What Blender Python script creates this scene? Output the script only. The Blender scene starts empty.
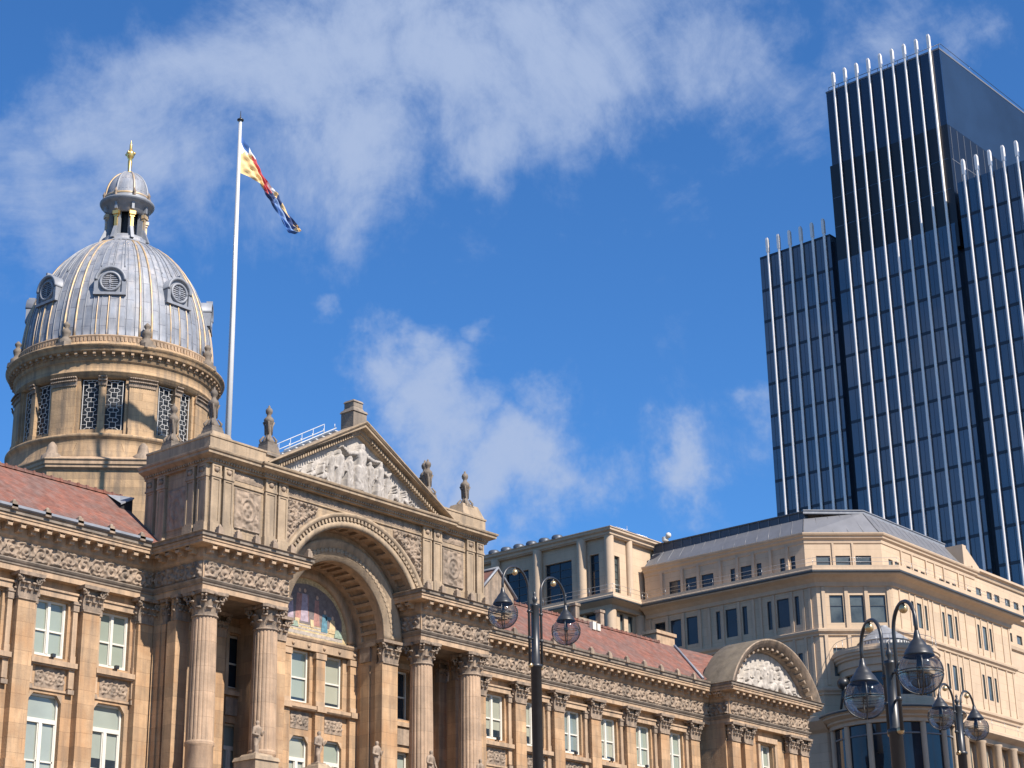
import bpy, bmesh, math, random
import numpy as np
from mathutils import Vector, Matrix, noise
random.seed(7)
R = math.radians
C = bpy.context.scene.collection
S = bpy.context.scene

# ------------------------------------------------------------------ camera
F_PX, PITCH, ROLL, YAW = 1868.0, R(20.38), R(-0.94), R(39.63)
c_, s_ = math.cos(YAW), math.sin(YAW); cp, sp = math.cos(PITCH), math.sin(PITCH)
fw = Vector((c_*cp, s_*cp, sp)); rt = Vector((s_, -c_, 0)); up = rt.cross(fw)
rr = rt*math.cos(ROLL)+up*math.sin(ROLL); uu = -rt*math.sin(ROLL)+up*math.cos(ROLL)
cam_d = bpy.data.cameras.new('camera'); cam = bpy.data.objects.new('camera', cam_d); C.objects.link(cam)
M = Matrix.Identity(4)
for i in range(3):
    M[i][0] = rr[i]; M[i][1] = uu[i]; M[i][2] = -fw[i]
M[0][3], M[1][3], M[2][3] = 0, 0, 1.6
cam.matrix_world = M
cam_d.sensor_width = 36; cam_d.lens = F_PX/1024*36; cam_d.clip_end = 6000; cam_d.clip_start = .1
S.camera = cam

# ------------------------------------------------------------------ light
SUN_EL, SUN_AZ = R(44.5), R(-4.5)       # azimuth: measured from -Y toward +X
sd = Vector((math.sin(SUN_AZ)*math.cos(SUN_EL), -math.cos(SUN_AZ)*math.cos(SUN_EL), math.sin(SUN_EL)))
sl = bpy.data.lights.new('sun', 'SUN'); sl.energy = 5.0; sl.angle = R(.55); sl.color = (1, .905, .80)
sun = bpy.data.objects.new('sun', sl); C.objects.link(sun); sun.location = (0, 0, 150)
sun.rotation_euler = sd.to_track_quat('Z', 'Y').to_euler()

w = bpy.data.worlds.new('World'); S.world = w; w.use_nodes = True
nt = w.node_tree; N = nt.nodes; L = nt.links; N.clear()
def nn(t, **k):
    n = N.new(t)
    for a, b in k.items(): setattr(n, a, b)
    return n
out = nn('ShaderNodeOutputWorld'); bg = nn('ShaderNodeBackground'); bg.inputs[1].default_value = .075
sky = nn('ShaderNodeTexSky', sky_type='NISHITA', sun_disc=False)
sky.sun_elevation = SUN_EL; sky.sun_rotation = math.atan2(sd.x, sd.y); sky.air_density = 1.0; sky.dust_density = .25; sky.ozone_density = 2.2
def _unused(): pass
def vdir(px, py):
    v = fw+rr*((px-512)/F_PX)-uu*((py-384)/F_PX); return v.normalized()
tc = nn('ShaderNodeTexCoord')
def mth(op, a, b=None, clamp=False):
    n = nn('ShaderNodeMath', operation=op); n.use_clamp = clamp
    for i, v in ((0, a), (1, b)):
        if v is None: continue
        if isinstance(v, (int, float)): n.inputs[i].default_value = v
        else: L.new(v, n.inputs[i])
    return n.outputs[0]
# cloud banks: (direction, angular radius deg, weight)
blobs = [((-.0, .0), 0, 0)]
CL = [(60, 190, 3.6, 0.84), (150, 120, 3.6, 1.00), (230, 60, 3.6, 1.06), (330, 50, 3.8, 1.10), (430, 60, 4.0, 1.14), (530, 80, 3.8, 1.14), (620, 50, 3.8, 1.10), (700, 70, 3.4, 0.98), (480, 150, 2.8, 1.00), (340, 150, 3.2, 0.96), (240, 190, 3.0, 0.84), (760, 100, 2.6, 0.74), (30, 110, 2.0, 0.67),
      (870, 25, 2.6, 0.70), (965, 45, 1.9, 0.68), (410, 370, 1.7, 0.98), (450, 420, 2.0, 1.08), (520, 465, 2.0, 1.08), (490, 510, 1.8, 0.94), (560, 400, 1.0, 0.55), (500, 340, 1.0, 0.64), (680, 465, 1.1, 0.80), (345, 290, 1.0, 0.64), (770, 405, .9, 0.50), (20, 260, 2.0, 0.67), (600, 480, 1.0, 0.50)]
wn = nn('ShaderNodeTexNoise'); wn.inputs['Scale'].default_value = 9; wn.inputs['Detail'].default_value = 6; wn.inputs['Roughness'].default_value = .62; L.new(tc.outputs['Generated'], wn.inputs[0])
wm = nn('ShaderNodeVectorMath', operation='MULTIPLY_ADD'); L.new(wn.outputs['Color'], wm.inputs[0]); wm.inputs[1].default_value = (.16, .16, .16); wa_ = nn('ShaderNodeVectorMath', operation='ADD'); L.new(tc.outputs['Generated'], wa_.inputs[0]); wa_.inputs[1].default_value = (-.08, -.08, -.08); L.new(wa_.outputs[0], wm.inputs[2])
wnorm = nn('ShaderNodeVectorMath', operation='NORMALIZE'); L.new(wm.outputs[0], wnorm.inputs[0])
acc = None
for px, py, rad, wt in CL:
    d = vdir(px, py)
    dp = nn('ShaderNodeVectorMath', operation='DOT_PRODUCT'); L.new(wnorm.outputs[0], dp.inputs[0]); dp.inputs[1].default_value = d
    # exp(-(1-cos)/(1-cos(rad)))
    k = 1-math.cos(R(rad))
    e = mth('EXPONENT', mth('MULTIPLY', mth('SUBTRACT', dp.outputs['Value'], 1.0), 1/k))
    e = mth('MULTIPLY', e, wt)
    acc = e if acc is None else mth('MAXIMUM', acc, e)
def noi(scale, detail, rough, dist=0, sc=(1, 1, 1), off=(0, 0, 0)):
    mp = nn('ShaderNodeMapping'); mp.inputs['Scale'].default_value = sc; mp.inputs['Location'].default_value = off; L.new(tc.outputs['Generated'], mp.inputs[0])
    n = nn('ShaderNodeTexNoise'); n.inputs['Scale'].default_value = scale; n.inputs['Detail'].default_value = detail
    n.inputs['Roughness'].default_value = rough; n.inputs['Distortion'].default_value = dist; L.new(mp.outputs[0], n.inputs[0]); return n.outputs[0]
n1 = noi(8, 13, .66, .5); n2 = noi(23, 11, .70, .9, off=(3, 1, 2)); n3 = noi(4.2, 4, .5, .1, off=(1.3, 4.1, 0))
nz = mth('ADD', mth('MULTIPLY', n1, .62), mth('ADD', mth('MULTIPLY', n2, .20), mth('MULTIPLY', n3, .18)))
dpv = nn('ShaderNodeVectorMath', operation='DOT_PRODUCT'); L.new(tc.outputs['Generated'], dpv.inputs[0]); dpv.inputs[1].default_value = fw
mo_ = nn('ShaderNodeMapRange'); mo_.interpolation_type = 'SMOOTHSTEP'; L.new(dpv.outputs['Value'], mo_.inputs[0]); mo_.inputs[1].default_value = .93; mo_.inputs[2].default_value = .85; mo_.inputs[3].default_value = 0; mo_.inputs[4].default_value = .42
acc = mth('MAXIMUM', acc, mo_.outputs[0])      # broken cloud over the rest of the sky
fld = mth('ADD', acc, mth('MULTIPLY', mth('SUBTRACT', nz, .5), 2.9))
mr = nn('ShaderNodeMapRange'); mr.interpolation_type = 'SMOOTHSTEP'; L.new(fld, mr.inputs[0]); mr.inputs[1].default_value = .24; mr.inputs[2].default_value = 1.15; mr.inputs[3].default_value = 0; mr.inputs[4].default_value = .92
mix = nn('ShaderNodeMix', data_type='RGBA'); L.new(mr.outputs[0], mix.inputs[0]); L.new(sky.outputs[0], mix.inputs[6]); mix.inputs[7].default_value = (3.5, 4.35, 6.2, 1)
hs = nn('ShaderNodeMix', data_type='RGBA', blend_type='MULTIPLY'); hs.inputs[0].default_value = 1; L.new(sky.outputs[0], hs.inputs[6]); hs.inputs[7].default_value = (.43, .88, 1.36, 1)
L.new(hs.outputs[2], mix.inputs[6])
L.new(mix.outputs[2], bg.inputs[0]); L.new(bg.outputs[0], out.inputs[0])
S.view_settings.view_transform = 'Standard'; S.view_settings.look = 'None'; S.view_settings.gamma = 1; S.view_settings.exposure = .70

# ------------------------------------------------------------------ materials
def mat(name, col, rough=.8, metal=0, var=.15, scale=1.5, bump=.0, bscale=20, spec=.5, brick=None, streak=0, stain=None, col2=None, coat=0):
    m = bpy.data.materials.new(name); m.use_nodes = True; t = m.node_tree; n = t.nodes; l = t.links
    b = n['Principled BSDF']; b.inputs['Roughness'].default_value = rough; b.inputs['Metallic'].default_value = metal
    b.inputs['Specular IOR Level'].default_value = spec; b.inputs['Coat Weight'].default_value = coat
    geo = n.new('ShaderNodeNewGeometry')
    def noise_(s, d=5, sc=(1, 1, 1), r=.6):
        mp = n.new('ShaderNodeMapping'); mp.inputs['Scale'].default_value = sc; l.new(geo.outputs['Position'], mp.inputs[0])
        x = n.new('ShaderNodeTexNoise'); x.inputs['Scale'].default_value = s; x.inputs['Detail'].default_value = d; x.inputs['Roughness'].default_value = r
        l.new(mp.outputs[0], x.inputs[0]); return x.outputs[0]
    def ramp(f, a, ca, bb, cb):
        r = n.new('ShaderNodeValToRGB'); r.color_ramp.elements[0].position = a; r.color_ramp.elements[1].position = bb
        r.color_ramp.elements[0].color = (*ca, 1); r.color_ramp.elements[1].color = (*cb, 1); l.new(f, r.inputs[0]); return r.outputs[0]
    def mixc(fac, a, b_, mode='MIX'):
        x = n.new('ShaderNodeMix'); x.data_type = 'RGBA'; x.blend_type = mode
        if isinstance(fac, float): x.inputs[0].default_value = fac
        else: l.new(fac, x.inputs[0])
        for i, v in ((6, a), (7, b_)):
            if isinstance(v, tuple): x.inputs[i].default_value = (*v, 1)
            else: l.new(v, x.inputs[i])
        return x.outputs[2]
    c0 = tuple(v*(1-var) for v in col); c1 = tuple(min(1, v*(1+var)) for v in col)
    base = ramp(noise_(scale), .3, c0, .7, c1)
    if col2: base = mixc(ramp(noise_(scale*.45, 6), .46, (0, 0, 0), .6, (1, 1, 1)), base, col2)
    hgt = None
    if brick:
        bw, bh, mort, c_var = brick
        sep = n.new('ShaderNodeSeparateXYZ'); l.new(geo.outputs['Position'], sep.inputs[0])
        ad = n.new('ShaderNodeMath'); ad.operation = 'ADD'; l.new(sep.outputs[0], ad.inputs[0]); l.new(sep.outputs[1], ad.inputs[1])
        cb = n.new('ShaderNodeCombineXYZ'); l.new(ad.outputs[0], cb.inputs[0]); l.new(sep.outputs[2], cb.inputs[1])
        br = n.new('ShaderNodeTexBrick'); l.new(cb.outputs[0], br.inputs[0]); br.inputs['Scale'].default_value = 1
        br.inputs['Brick Width'].default_value = bw; br.inputs['Row Height'].default_value = bh; br.inputs['Mortar Size'].default_value = mort
        br.inputs['Mortar Smooth'].default_value = .3; br.inputs['Bias'].default_value = 0
        br.inputs['Color1'].default_value = (1+c_var, 1+c_var*.8, 1+c_var*.55, 1); br.inputs['Color2'].default_value = (1-c_var, 1-c_var, 1-c_var, 1)
        br.inputs['Mortar'].default_value = (.68, .65, .62, 1)
        base = mixc(1.0, base, br.outputs[0], 'MULTIPLY'); hgt = br.outputs['Fac']
    if streak:
        st = noise_(1.0, 5, (3.2, 3.2, .28)); base = mixc(ramp(st, .44, (0, 0, 0), .66, (streak,)*3), base, stain or (.10, .085, .07))
    l.new(base, b.inputs['Base Color'])
    if bump or brick:
        bp = n.new('ShaderNodeBump'); bp.inputs['Strength'].default_value = max(bump, .25); bp.inputs['Distance'].default_value = .03
        h = noise_(bscale, 4)
        if hgt is not None:
            mm = n.new('ShaderNodeMath'); mm.operation = 'MULTIPLY_ADD'; l.new(hgt, mm.inputs[0]); mm.inputs[1].default_value = -.7; l.new(h, mm.inputs[2]); h = mm.outputs[0]
        l.new(h, bp.inputs['Height']); l.new(bp.outputs[0], b.inputs['Normal'])
    return m
ST = dict(var=.22, scale=1.3, bump=.4, bscale=12)
ashlar = mat('sandstone_ashlar', (.415, .275, .158), brick=(1.7, .56, .008, .15), streak=.45, col2=(.38, .23, .12), **ST)
trim = mat('sandstone_trim', (.405, .283, .180), streak=.48, **ST)
column_stone = mat('pink_sandstone', (.38, .265, .175), brick=(40, 1.02, .008, .10), streak=.45, **ST)
carved = mat('carved_grey_sandstone', (.285, .215, .155), var=.3, scale=3, bump=.5, bscale=9, streak=.7)
soot_shade = mat('soot_and_shade_sandstone', (.22, .18, .14), var=.3, scale=1.2, bump=.4, bscale=10, streak=.6)  # stone tone for soot, and for the shadow painted along the eaves
attic_st = mat('grey_attic_sandstone', (.325, .243, .158), brick=(.95, .40, .008, .08), streak=.50, **ST)
attic_tr = mat('grey_attic_trim', (.335, .252, .166), streak=.5, **ST)
pale_rel = mat('pale_carved_stone', (.40, .365, .32), var=.22, scale=4, bump=.3, bscale=12, streak=.25)
grey_rel = mat('grey_carved_stone', (.37, .34, .305), var=.25, scale=4, bump=.3, bscale=12, streak=.3)
drum_st = mat('drum_sandstone', (.385, .262, .148), brick=(1.1, .40, .008, .14), streak=.6, **ST)
lead = mat('lead_sheet', (.205, .225, .26), rough=.6, metal=.1, var=.22, scale=1.6, bump=.25, bscale=6, streak=.65, stain=(.36, .35, .35), spec=.4)
def lead_panels(m):
    t = m.node_tree; n = t.nodes; l = t.links; b = n['Principled BSDF']; geo = n.new('ShaderNodeNewGeometry'); sp3 = n.new('ShaderNodeSeparateXYZ'); l.new(geo.outputs['Position'], sp3.inputs[0])
    def q(op, a, c):
        x = n.new('ShaderNodeMath'); x.operation = op
        for i, v in ((0, a), (1, c)):
            if isinstance(v, (int, float)): x.inputs[i].default_value = v
            else: l.new(v, x.inputs[i])
        return x.outputs[0]
    an = q('ARCTAN2', q('SUBTRACT', sp3.outputs[1], 74.9), q('SUBTRACT', sp3.outputs[0], 57.72))
    cb = n.new('ShaderNodeCombineXYZ'); l.new(q('MULTIPLY', an, 1.35), cb.inputs[0]); l.new(q('MULTIPLY', sp3.outputs[2], .1), cb.inputs[1])
    cb2 = n.new('ShaderNodeCombineXYZ'); l.new(sp3.outputs[2], cb2.inputs[0]); l.new(q('MULTIPLY', an, 11.46), cb2.inputs[1])
    br = n.new('ShaderNodeTexBrick'); l.new(cb2.outputs[0], br.inputs[0]); br.inputs['Scale'].default_value = 1; br.inputs['Brick Width'].default_value = 1.15; br.inputs['Row Height'].default_value = 1.0
    br.offset = .37; br.inputs['Mortar Size'].default_value = .025; br.inputs['Color1'].default_value = (1.16, 1.15, 1.13, 1); br.inputs['Color2'].default_value = (.86, .87, .89, 1); br.inputs['Mortar'].default_value = (.62, .62, .66, 1)
    mx = n.new('ShaderNodeMix'); mx.data_type = 'RGBA'; mx.blend_type = 'MULTIPLY'; mx.inputs[0].default_value = 1
    l.new(b.inputs['Base Color'].links[0].from_socket, mx.inputs[6]); l.new(br.outputs[0], mx.inputs[7]); l.new(mx.outputs[2], b.inputs['Base Color'])
lead_panels(lead)
lead_pl = mat('lead_flashing', (.23, .245, .27), rough=.55, metal=.15, var=.15, scale=3)
gilt = mat('worn_gilding', (.50, .36, .20), rough=.5, metal=.3, var=.2, scale=3, col2=(.34, .29, .25))
gold = mat('bright_gilding', (.90, .60, .20), rough=.28, metal=.85, var=.1, scale=4)
tile = mat('red_roof_tiles', (.19, .075, .052), rough=.85, brick=(.20, .115, .010, .22), col2=(.145, .075, .06), var=.3, scale=1.8, streak=.35, stain=(.20, .155, .14))
moss = mat('mossy_lead', (.090, .074, .054), rough=.9, var=.35, scale=1.6, bump=.5, bscale=8, streak=.5)
white = mat('white_window_paint', (.60, .575, .50), rough=.45, var=.03)
dark = mat('dark_interior', (.012, .013, .015), rough=.6, var=.1)
blind = mat('pane_with_green_blind', (.25, .285, .235), rough=.08, var=.06, scale=.6, spec=.6)
blind_c = mat('pane_with_cream_blind', (.30, .305, .24), rough=.08, var=.08, scale=.6, spec=.6)
blind_g = mat('pane_with_grey_blind', (.17, .205, .19), rough=.07, var=.15, scale=.6, spec=.7)
blind_w = mat('pane_with_white_blind', (.27, .30, .26), rough=.08, var=.1, scale=.6, spec=.6)
pane_d = mat('dark_pane', (.02, .03, .04), rough=.05, var=.2, spec=.7)
lattice_m = mat('lattice_iron_white', (.56, .55, .52), rough=.5, var=.05)
iron = mat('black_cast_iron', (.022, .024, .027), rough=.38, var=.2, scale=8, spec=.6)
brassball = mat('brass_ball', (.62, .45, .24), rough=.3, metal=.7, var=.1)
steel = mat('galvanised_steel', (.42, .43, .44), rough=.35, metal=.6, var=.08)
polem = mat('white_painted_pole', (.50, .51, .51), rough=.4, var=.04)
brst = mat('cream_limestone', (.50, .385, .27), brick=(1.9, .62, .008, .06), var=.07, scale=.7, bump=.15, bscale=14, streak=.16, stain=(.33, .25, .18))
brtr = mat('cream_limestone_trim', (.49, .375, .265), var=.08, scale=.8, bump=.15, bscale=10, streak=.2, stain=(.30, .23, .17))
brgl = mat('office_window_glass', (.018, .024, .032), rough=.05, var=.6, scale=.35, spec=.6)
brgl2 = mat('grey_window_glass', (.085, .10, .095), rough=.08, var=.6, scale=.5, spec=.7)
brroof = mat('grey_zinc_roof', (.17, .175, .19), rough=.5, metal=.3, var=.1, scale=.8, streak=.2, stain=(.24, .24, .25))
brlou = mat('dark_louvre', (.07, .085, .11), rough=.5, metal=.3)
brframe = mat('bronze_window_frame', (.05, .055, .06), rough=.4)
mos_gold = mat('gold_mosaic', (.46, .36, .20), var=.4, scale=9, rough=.5)
# ---- tower glass
def tower_glass(name, col, r=.04, tint=.38):
    m = mat(name, col, rough=r, var=.35, scale=.06, spec=.62)
    m.node_tree.nodes['Principled BSDF'].inputs['Coat Weight'].default_value = tint*2 if tint else 0; m.node_tree.nodes['Principled BSDF'].inputs['Coat IOR'].default_value = 2.1; m.node_tree.nodes['Principled BSDF'].inputs['Coat Roughness'].default_value = r
    t = m.node_tree; n = t.nodes; l = t.links; b = n['Principled BSDF']
    geo = n.new('ShaderNodeNewGeometry'); x = n.new('ShaderNodeTexNoise'); x.inputs['Scale'].default_value = .30; l.new(geo.outputs['Position'], x.inputs[0])
    bp = n.new('ShaderNodeBump'); bp.inputs['Strength'].default_value = .10; bp.inputs['Distance'].default_value = .25; l.new(x.outputs[0], bp.inputs['Height']); l.new(bp.outputs[0], b.inputs['Normal'])
    return m
tg = tower_glass('tower_blue_glass', (.022, .036, .062)); tg_dark = tower_glass('tower_black_glass', (.004, .005, .008), r=.35, tint=0); tg_side = tower_glass('tower_side_cladding', (.014, .032, .070), r=.5, tint=0)
_TG = 0
tg_side.node_tree.nodes['Principled BSDF'].inputs['Specular IOR Level'].default_value = .15
tg_top = tower_glass('tower_upper_screen', (.012, .022, .045), r=.12, tint=.12)
fin_m = mat('aluminium_fin', (.80, .75, .70), rough=.38, metal=.15, var=.05, scale=.4)
spandrel = mat('tower_spandrel', (.018, .024, .038), rough=.25, var=.2)
def glass_thin():
    m = bpy.data.materials.new('clear_lamp_glass'); m.use_nodes = True; t = m.node_tree; n = t.nodes; l = t.links; n.clear()
    o = n.new('ShaderNodeOutputMaterial'); mx = n.new('ShaderNodeMixShader'); tr = n.new('ShaderNodeBsdfTransparent'); tr.inputs[0].default_value = (.76, .76, .75, 1)
    g = n.new('ShaderNodeBsdfGlossy'); g.inputs['Roughness'].default_value = .03; fr = n.new('ShaderNodeFresnel'); fr.inputs[0].default_value = 1.5
    md = n.new('ShaderNodeMath'); md.operation = 'MULTIPLY_ADD'; l.new(fr.outputs[0], md.inputs[0]); md.inputs[1].default_value = .55; md.inputs[2].default_value = .04
    l.new(md.outputs[0], mx.inputs[0]); l.new(tr.outputs[0], mx.inputs[1]); l.new(g.outputs[0], mx.inputs[2]); l.new(mx.outputs[0], o.inputs[0]); return m
lampglass = glass_thin()
ground_m = mat('paving_stone', (.155, .115, .085), brick=(.9, .6, .01, .1), var=.15)
# ground brick mapping uses x+y,z ; a simple plane is enough here
asphalt = mat('asphalt', (.05, .05, .05), var=.2, scale=8)

# ------------------------------------------------------------------ mesh helpers
class Fr:
    """wall frame: u along the wall, w outward, z up"""
    def __init__(s, o, ang=0.0, z0=0.0):
        s.o = Vector((o[0], o[1], 0)); s.u = Vector((math.cos(ang), math.sin(ang), 0)); s.n = Vector((s.u.y, -s.u.x, 0))
    def P(s, u, w, z): return s.o+s.u*u+s.n*w+Vector((0, 0, z))
WORLD = Fr((0, 0), 0)       # w = -y
class MB:
    def __init__(s): s.v = []; s.f = []; s.sm = []
    def mark(s):
        if not hasattr(s,'cuts'): s.cuts = []
        s.cuts.append((len(s.v), len(s.f))); return s
    def build_each(s, name, m, parent=None, clean=True):
        cuts = sorted(set([(0, 0)]+getattr(s, 'cuts', [])+[(len(s.v), len(s.f))])); out_ = []
        for (a, b), (c, d) in zip(cuts, cuts[1:]):
            if d == b: continue
            q = MB(); q.v = s.v[a:c]; q.f = [tuple(i-a for i in f) for f in s.f[b:d]]; q.sm = s.sm[b:d]; out_.append(q.build(name, m, parent, clean))
        return out_
    def add(s, vs, fs, smooth=False):
        k = len(s.v); s.v += [tuple(v) for v in vs]; s.f += [tuple(i+k for i in f) for f in fs]; s.sm += [smooth]*len(fs); return s
    def box(s, fr, u0, u1, w0, w1, z0, z1):
        p = [fr.P(u, w, z) for z in (z0, z1) for w in (w0, w1) for u in (u0, u1)]
        return s.add(p, [(0, 1, 3, 2), (4, 6, 7, 5), (0, 4, 5, 1), (2, 3, 7, 6), (0, 2, 6, 4), (1, 5, 7, 3)])
    def frustum(s, fr, u0, u1, w0, w1, z0, z1, e):      # box with top inset by e
        p = [fr.P(u, w, z0) for w in (w0, w1) for u in (u0, u1)]+[fr.P(u, w, z1) for w in (w0+e, w1-e) for u in (u0+e, u1-e)]
        return s.add(p, [(0, 1, 3, 2), (4, 6, 7, 5), (0, 4, 5, 1), (2, 3, 7, 6), (0, 2, 6, 4), (1, 5, 7, 3)])
    def wall(s, fr, u0, u1, z0, z1, holes, w=0, depth=.3):
        us = sorted({u0, u1, *[h[0] for h in holes], *[h[1] for h in holes]}); zs = sorted({z0, z1, *[h[2] for h in holes], *[h[3] for h in holes]})
        us = [a for a in us if u0 <= a <= u1]; zs = [a for a in zs if z0 <= a <= z1]
        for a, b in zip(us, us[1:]):
            for c, d in zip(zs, zs[1:]):
                mu, mz = (a+b)/2, (c+d)/2
                if any(h[0] < mu < h[1] and h[2] < mz < h[3] for h in holes): continue
                s.add([fr.P(a, w, c), fr.P(b, w, c), fr.P(b, w, d), fr.P(a, w, d)], [(0, 1, 2, 3)])
        for h in holes:
            a, b, c, d = h[:4]
            for q in (((a, c), (a, d)), ((b, d), (b, c)), ((a, d), (b, d)), ((b, c), (a, c))):
                (x0, y0), (x1, y1) = q
                s.add([fr.P(x0, w, y0), fr.P(x1, w, y1), fr.P(x1, w-depth, y1), fr.P(x0, w-depth, y0)], [(0, 1, 2, 3)])
        return s
    def sweep(s, path, prof, closed=False, smooth=False):
        """prof: (out, z) with out to the right of travel; path: xy list"""
        n = len(path); P = [Vector((p[0], p[1])) for p in path]; rows = []
        for i in range(n):
            a = P[(i-1) % n] if (closed or i > 0) else None; b = P[(i+1) % n] if (closed or i < n-1) else None
            d1 = (P[i]-a).normalized() if a is not None else None; d2 = (b-P[i]).normalized() if b is not None else None
            if d1 is None: d1 = d2
            if d2 is None: d2 = d1
            n1 = Vector((d1.y, -d1.x)); n2 = Vector((d2.y, -d2.x)); m = (n1+n2)
            m = m/(m.length_squared/2) if m.length > 1e-4 else n1
            rows.append([(P[i].x+m.x*o, P[i].y+m.y*o, z) for o, z in prof])
        k = len(prof); vs = [v for r in rows for v in r]; fs = []
        for i in range(n if closed else n-1):
            j = (i+1) % n
            for q in range(k-1): fs.append((i*k+q, j*k+q, j*k+q+1, i*k+q+1))
        s.add(vs, fs, smooth)
        if not closed: s.add(rows[0], [tuple(range(k))]); s.add(rows[-1], [tuple(range(k))[::-1]])
        return s
    def lathe(s, c, prof, seg=24, a0=0, a1=2*math.pi, smooth=True, mod=None):
        full = abs(a1-a0-2*math.pi) < 1e-6; n = seg if full else seg+1; vs = []
        for i in range(n):
            a = a0+(a1-a0)*i/seg
            for r, z in prof:
                q = r*(mod(a, z) if mod else 1); vs.append((c[0]+q*math.cos(a), c[1]+q*math.sin(a), c[2]+z))
        k = len(prof); fs = []
        for i in range(seg):
            j = (i+1) % n
            for q in range(k-1): fs.append((i*k+q, j*k+q, j*k+q+1, i*k+q+1))
        return s.add(vs, fs, smooth)
    def arc(s, fr, cu, cz, prof, a0=0, a1=math.pi, seg=48, smooth=True):
        """moulding along a circle in the wall plane; prof: (r, w)"""
        vs = []
        for i in range(seg+1):
            a = a0+(a1-a0)*i/seg
            for r, wv in prof: vs.append(fr.P(cu+r*math.cos(a), wv, cz+r*math.sin(a)))
        k = len(prof); fs = [(i*k+q, (i+1)*k+q, (i+1)*k+q+1, i*k+q+1) for i in range(seg) for q in range(k-1)]
        s.add(vs, fs, smooth); s.add(vs[:k], [tuple(range(k))]); s.add(vs[-k:], [tuple(range(k))]); return s
    def tube(s, pts, r, seg=8, cap=True):
        pts = [Vector(p) for p in pts]; n = len(pts); vs = []; rs = r if isinstance(r, (list, tuple)) else [r]*n
        ref = None
        for i, p in enumerate(pts):
            t = ((pts[min(i+1, n-1)]-p)+(p-pts[max(i-1, 0)])).normalized()
            if ref is None: ref = Vector((0, 0, 1)) if abs(t.z) < .9 else Vector((1, 0, 0))
            a = t.cross(ref)
            if a.length < 1e-3: a = t.cross(Vector((1, 0, 0)))
            a.normalize(); b = t.cross(a); ref = b.cross(t) if False else ref
            for k in range(seg):
                q = 2*math.pi*k/seg; vs.append(p+(a*math.cos(q)+b*math.sin(q))*rs[i])
        fs = [(i*seg+k, i*seg+(k+1) % seg, (i+1)*seg+(k+1) % seg, (i+1)*seg+k) for i in range(n-1) for k in range(seg)]
        s.add(vs, fs, True)
        if cap: s.add(vs[:seg], [tuple(range(seg))]); s.add(vs[-seg:], [tuple(range(seg))])
        return s
    def ball(s, c, r, seg=12, sx=1, sz=1):
        return s.lathe(c, [(max(1e-4, r*math.cos(t))*sx, r*math.sin(t)*sz) for t in [(-.5+i/8)*math.pi for i in range(9)]], seg)
    def poly(s, vs): return s.add(vs, [tuple(range(len(vs)))])
    def build(s, name, m, parent=None, clean=True):
        me = bpy.data.meshes.new(name); o = Vector((0, 0, 0))
        if parent is not None:
            q = parent
            while q is not None: o += Vector(q.location); q = q.parent
        me.from_pydata([(v[0]-o.x, v[1]-o.y, v[2]-o.z) for v in s.v], [], s.f)
        me.polygons.foreach_set('use_smooth', s.sm); me.materials.append(m)
        if clean:
            bm = bmesh.new(); bm.from_mesh(me); bmesh.ops.remove_doubles(bm, verts=bm.verts, dist=1e-5); bmesh.ops.recalc_face_normals(bm, faces=bm.faces); bm.to_mesh(me); bm.free()
        me.update()
        ob = bpy.data.objects.new(name, me); C.objects.link(ob)
        if parent is not None: ob.parent = parent
        return ob
def bakeable(mb, name, m, parent, base):
    """build a mesh whose own origin is base (so copies can be moved)"""
    mb.v = [(v[0]-base[0], v[1]-base[1], v[2]-base[2]) for v in mb.v]
    ob = MB.build(mb, name, m, None)
    par = Vector((0, 0, 0)); q = parent
    while q is not None: par += Vector(q.location); q = q.parent
    ob.parent = parent; ob.location = Vector(base)-par
    return ob
def empty(name, loc):
    o = bpy.data.objects.new(name, None); C.objects.link(o); o.location = loc; return o
def tag(o, label=None, cat=None, group=None, kind=None):
    for k, v in (('label', label), ('category', cat), ('group', group), ('kind', kind)):
        if v: o[k] = v
    return o
def copy_tree(o, parent, loc=None, rot=None):
    c = o.copy(); C.objects.link(c); c.parent = parent
    if loc is not None: c.location = loc
    if rot is not None: c.rotation_euler = (0, 0, rot)
    for ch in list(o.children): copy_tree(ch, c)
    return c
def relief(name, fr, u0, u1, z0, z1, w0, res, fn, m, parent, back=False, build=True, mask=None):
    nu = max(2, int((u1-u0)/res)+1); nz = max(2, int((z1-z0)/res)+1)
    U, Z = np.meshgrid(np.linspace(u0, u1, nu), np.linspace(z0, z1, nz)); H = fn(U, Z)
    H[0, :] = H[-1, :] = 0; H[:, 0] = H[:, -1] = 0
    o = fr.o; px = o.x+fr.u.x*U+fr.n.x*(w0+H); py = o.y+fr.u.y*U+fr.n.y*(w0+H)
    vs = np.stack([px, py, Z], -1).reshape(-1, 3)
    idx = np.arange(nu*nz).reshape(nz, nu)
    q = np.stack([idx[:-1, :-1], idx[:-1, 1:], idx[1:, 1:], idx[1:, :-1]], -1)
    if mask is not None:
        mk = mask((U[:-1, :-1]+U[1:, 1:])/2, (Z[:-1, :-1]+Z[1:, 1:])/2); q = q[mk]
    q = q.reshape(-1, 4)
    mb = MB(); mb.v = [tuple(v) for v in vs]; mb.f = [tuple(int(i) for i in r) for r in q]; mb.sm = [True]*len(mb.f)
    return mb.build(name, m, parent, clean=False) if build else mb
rng = np.random.RandomState(3)
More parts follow.
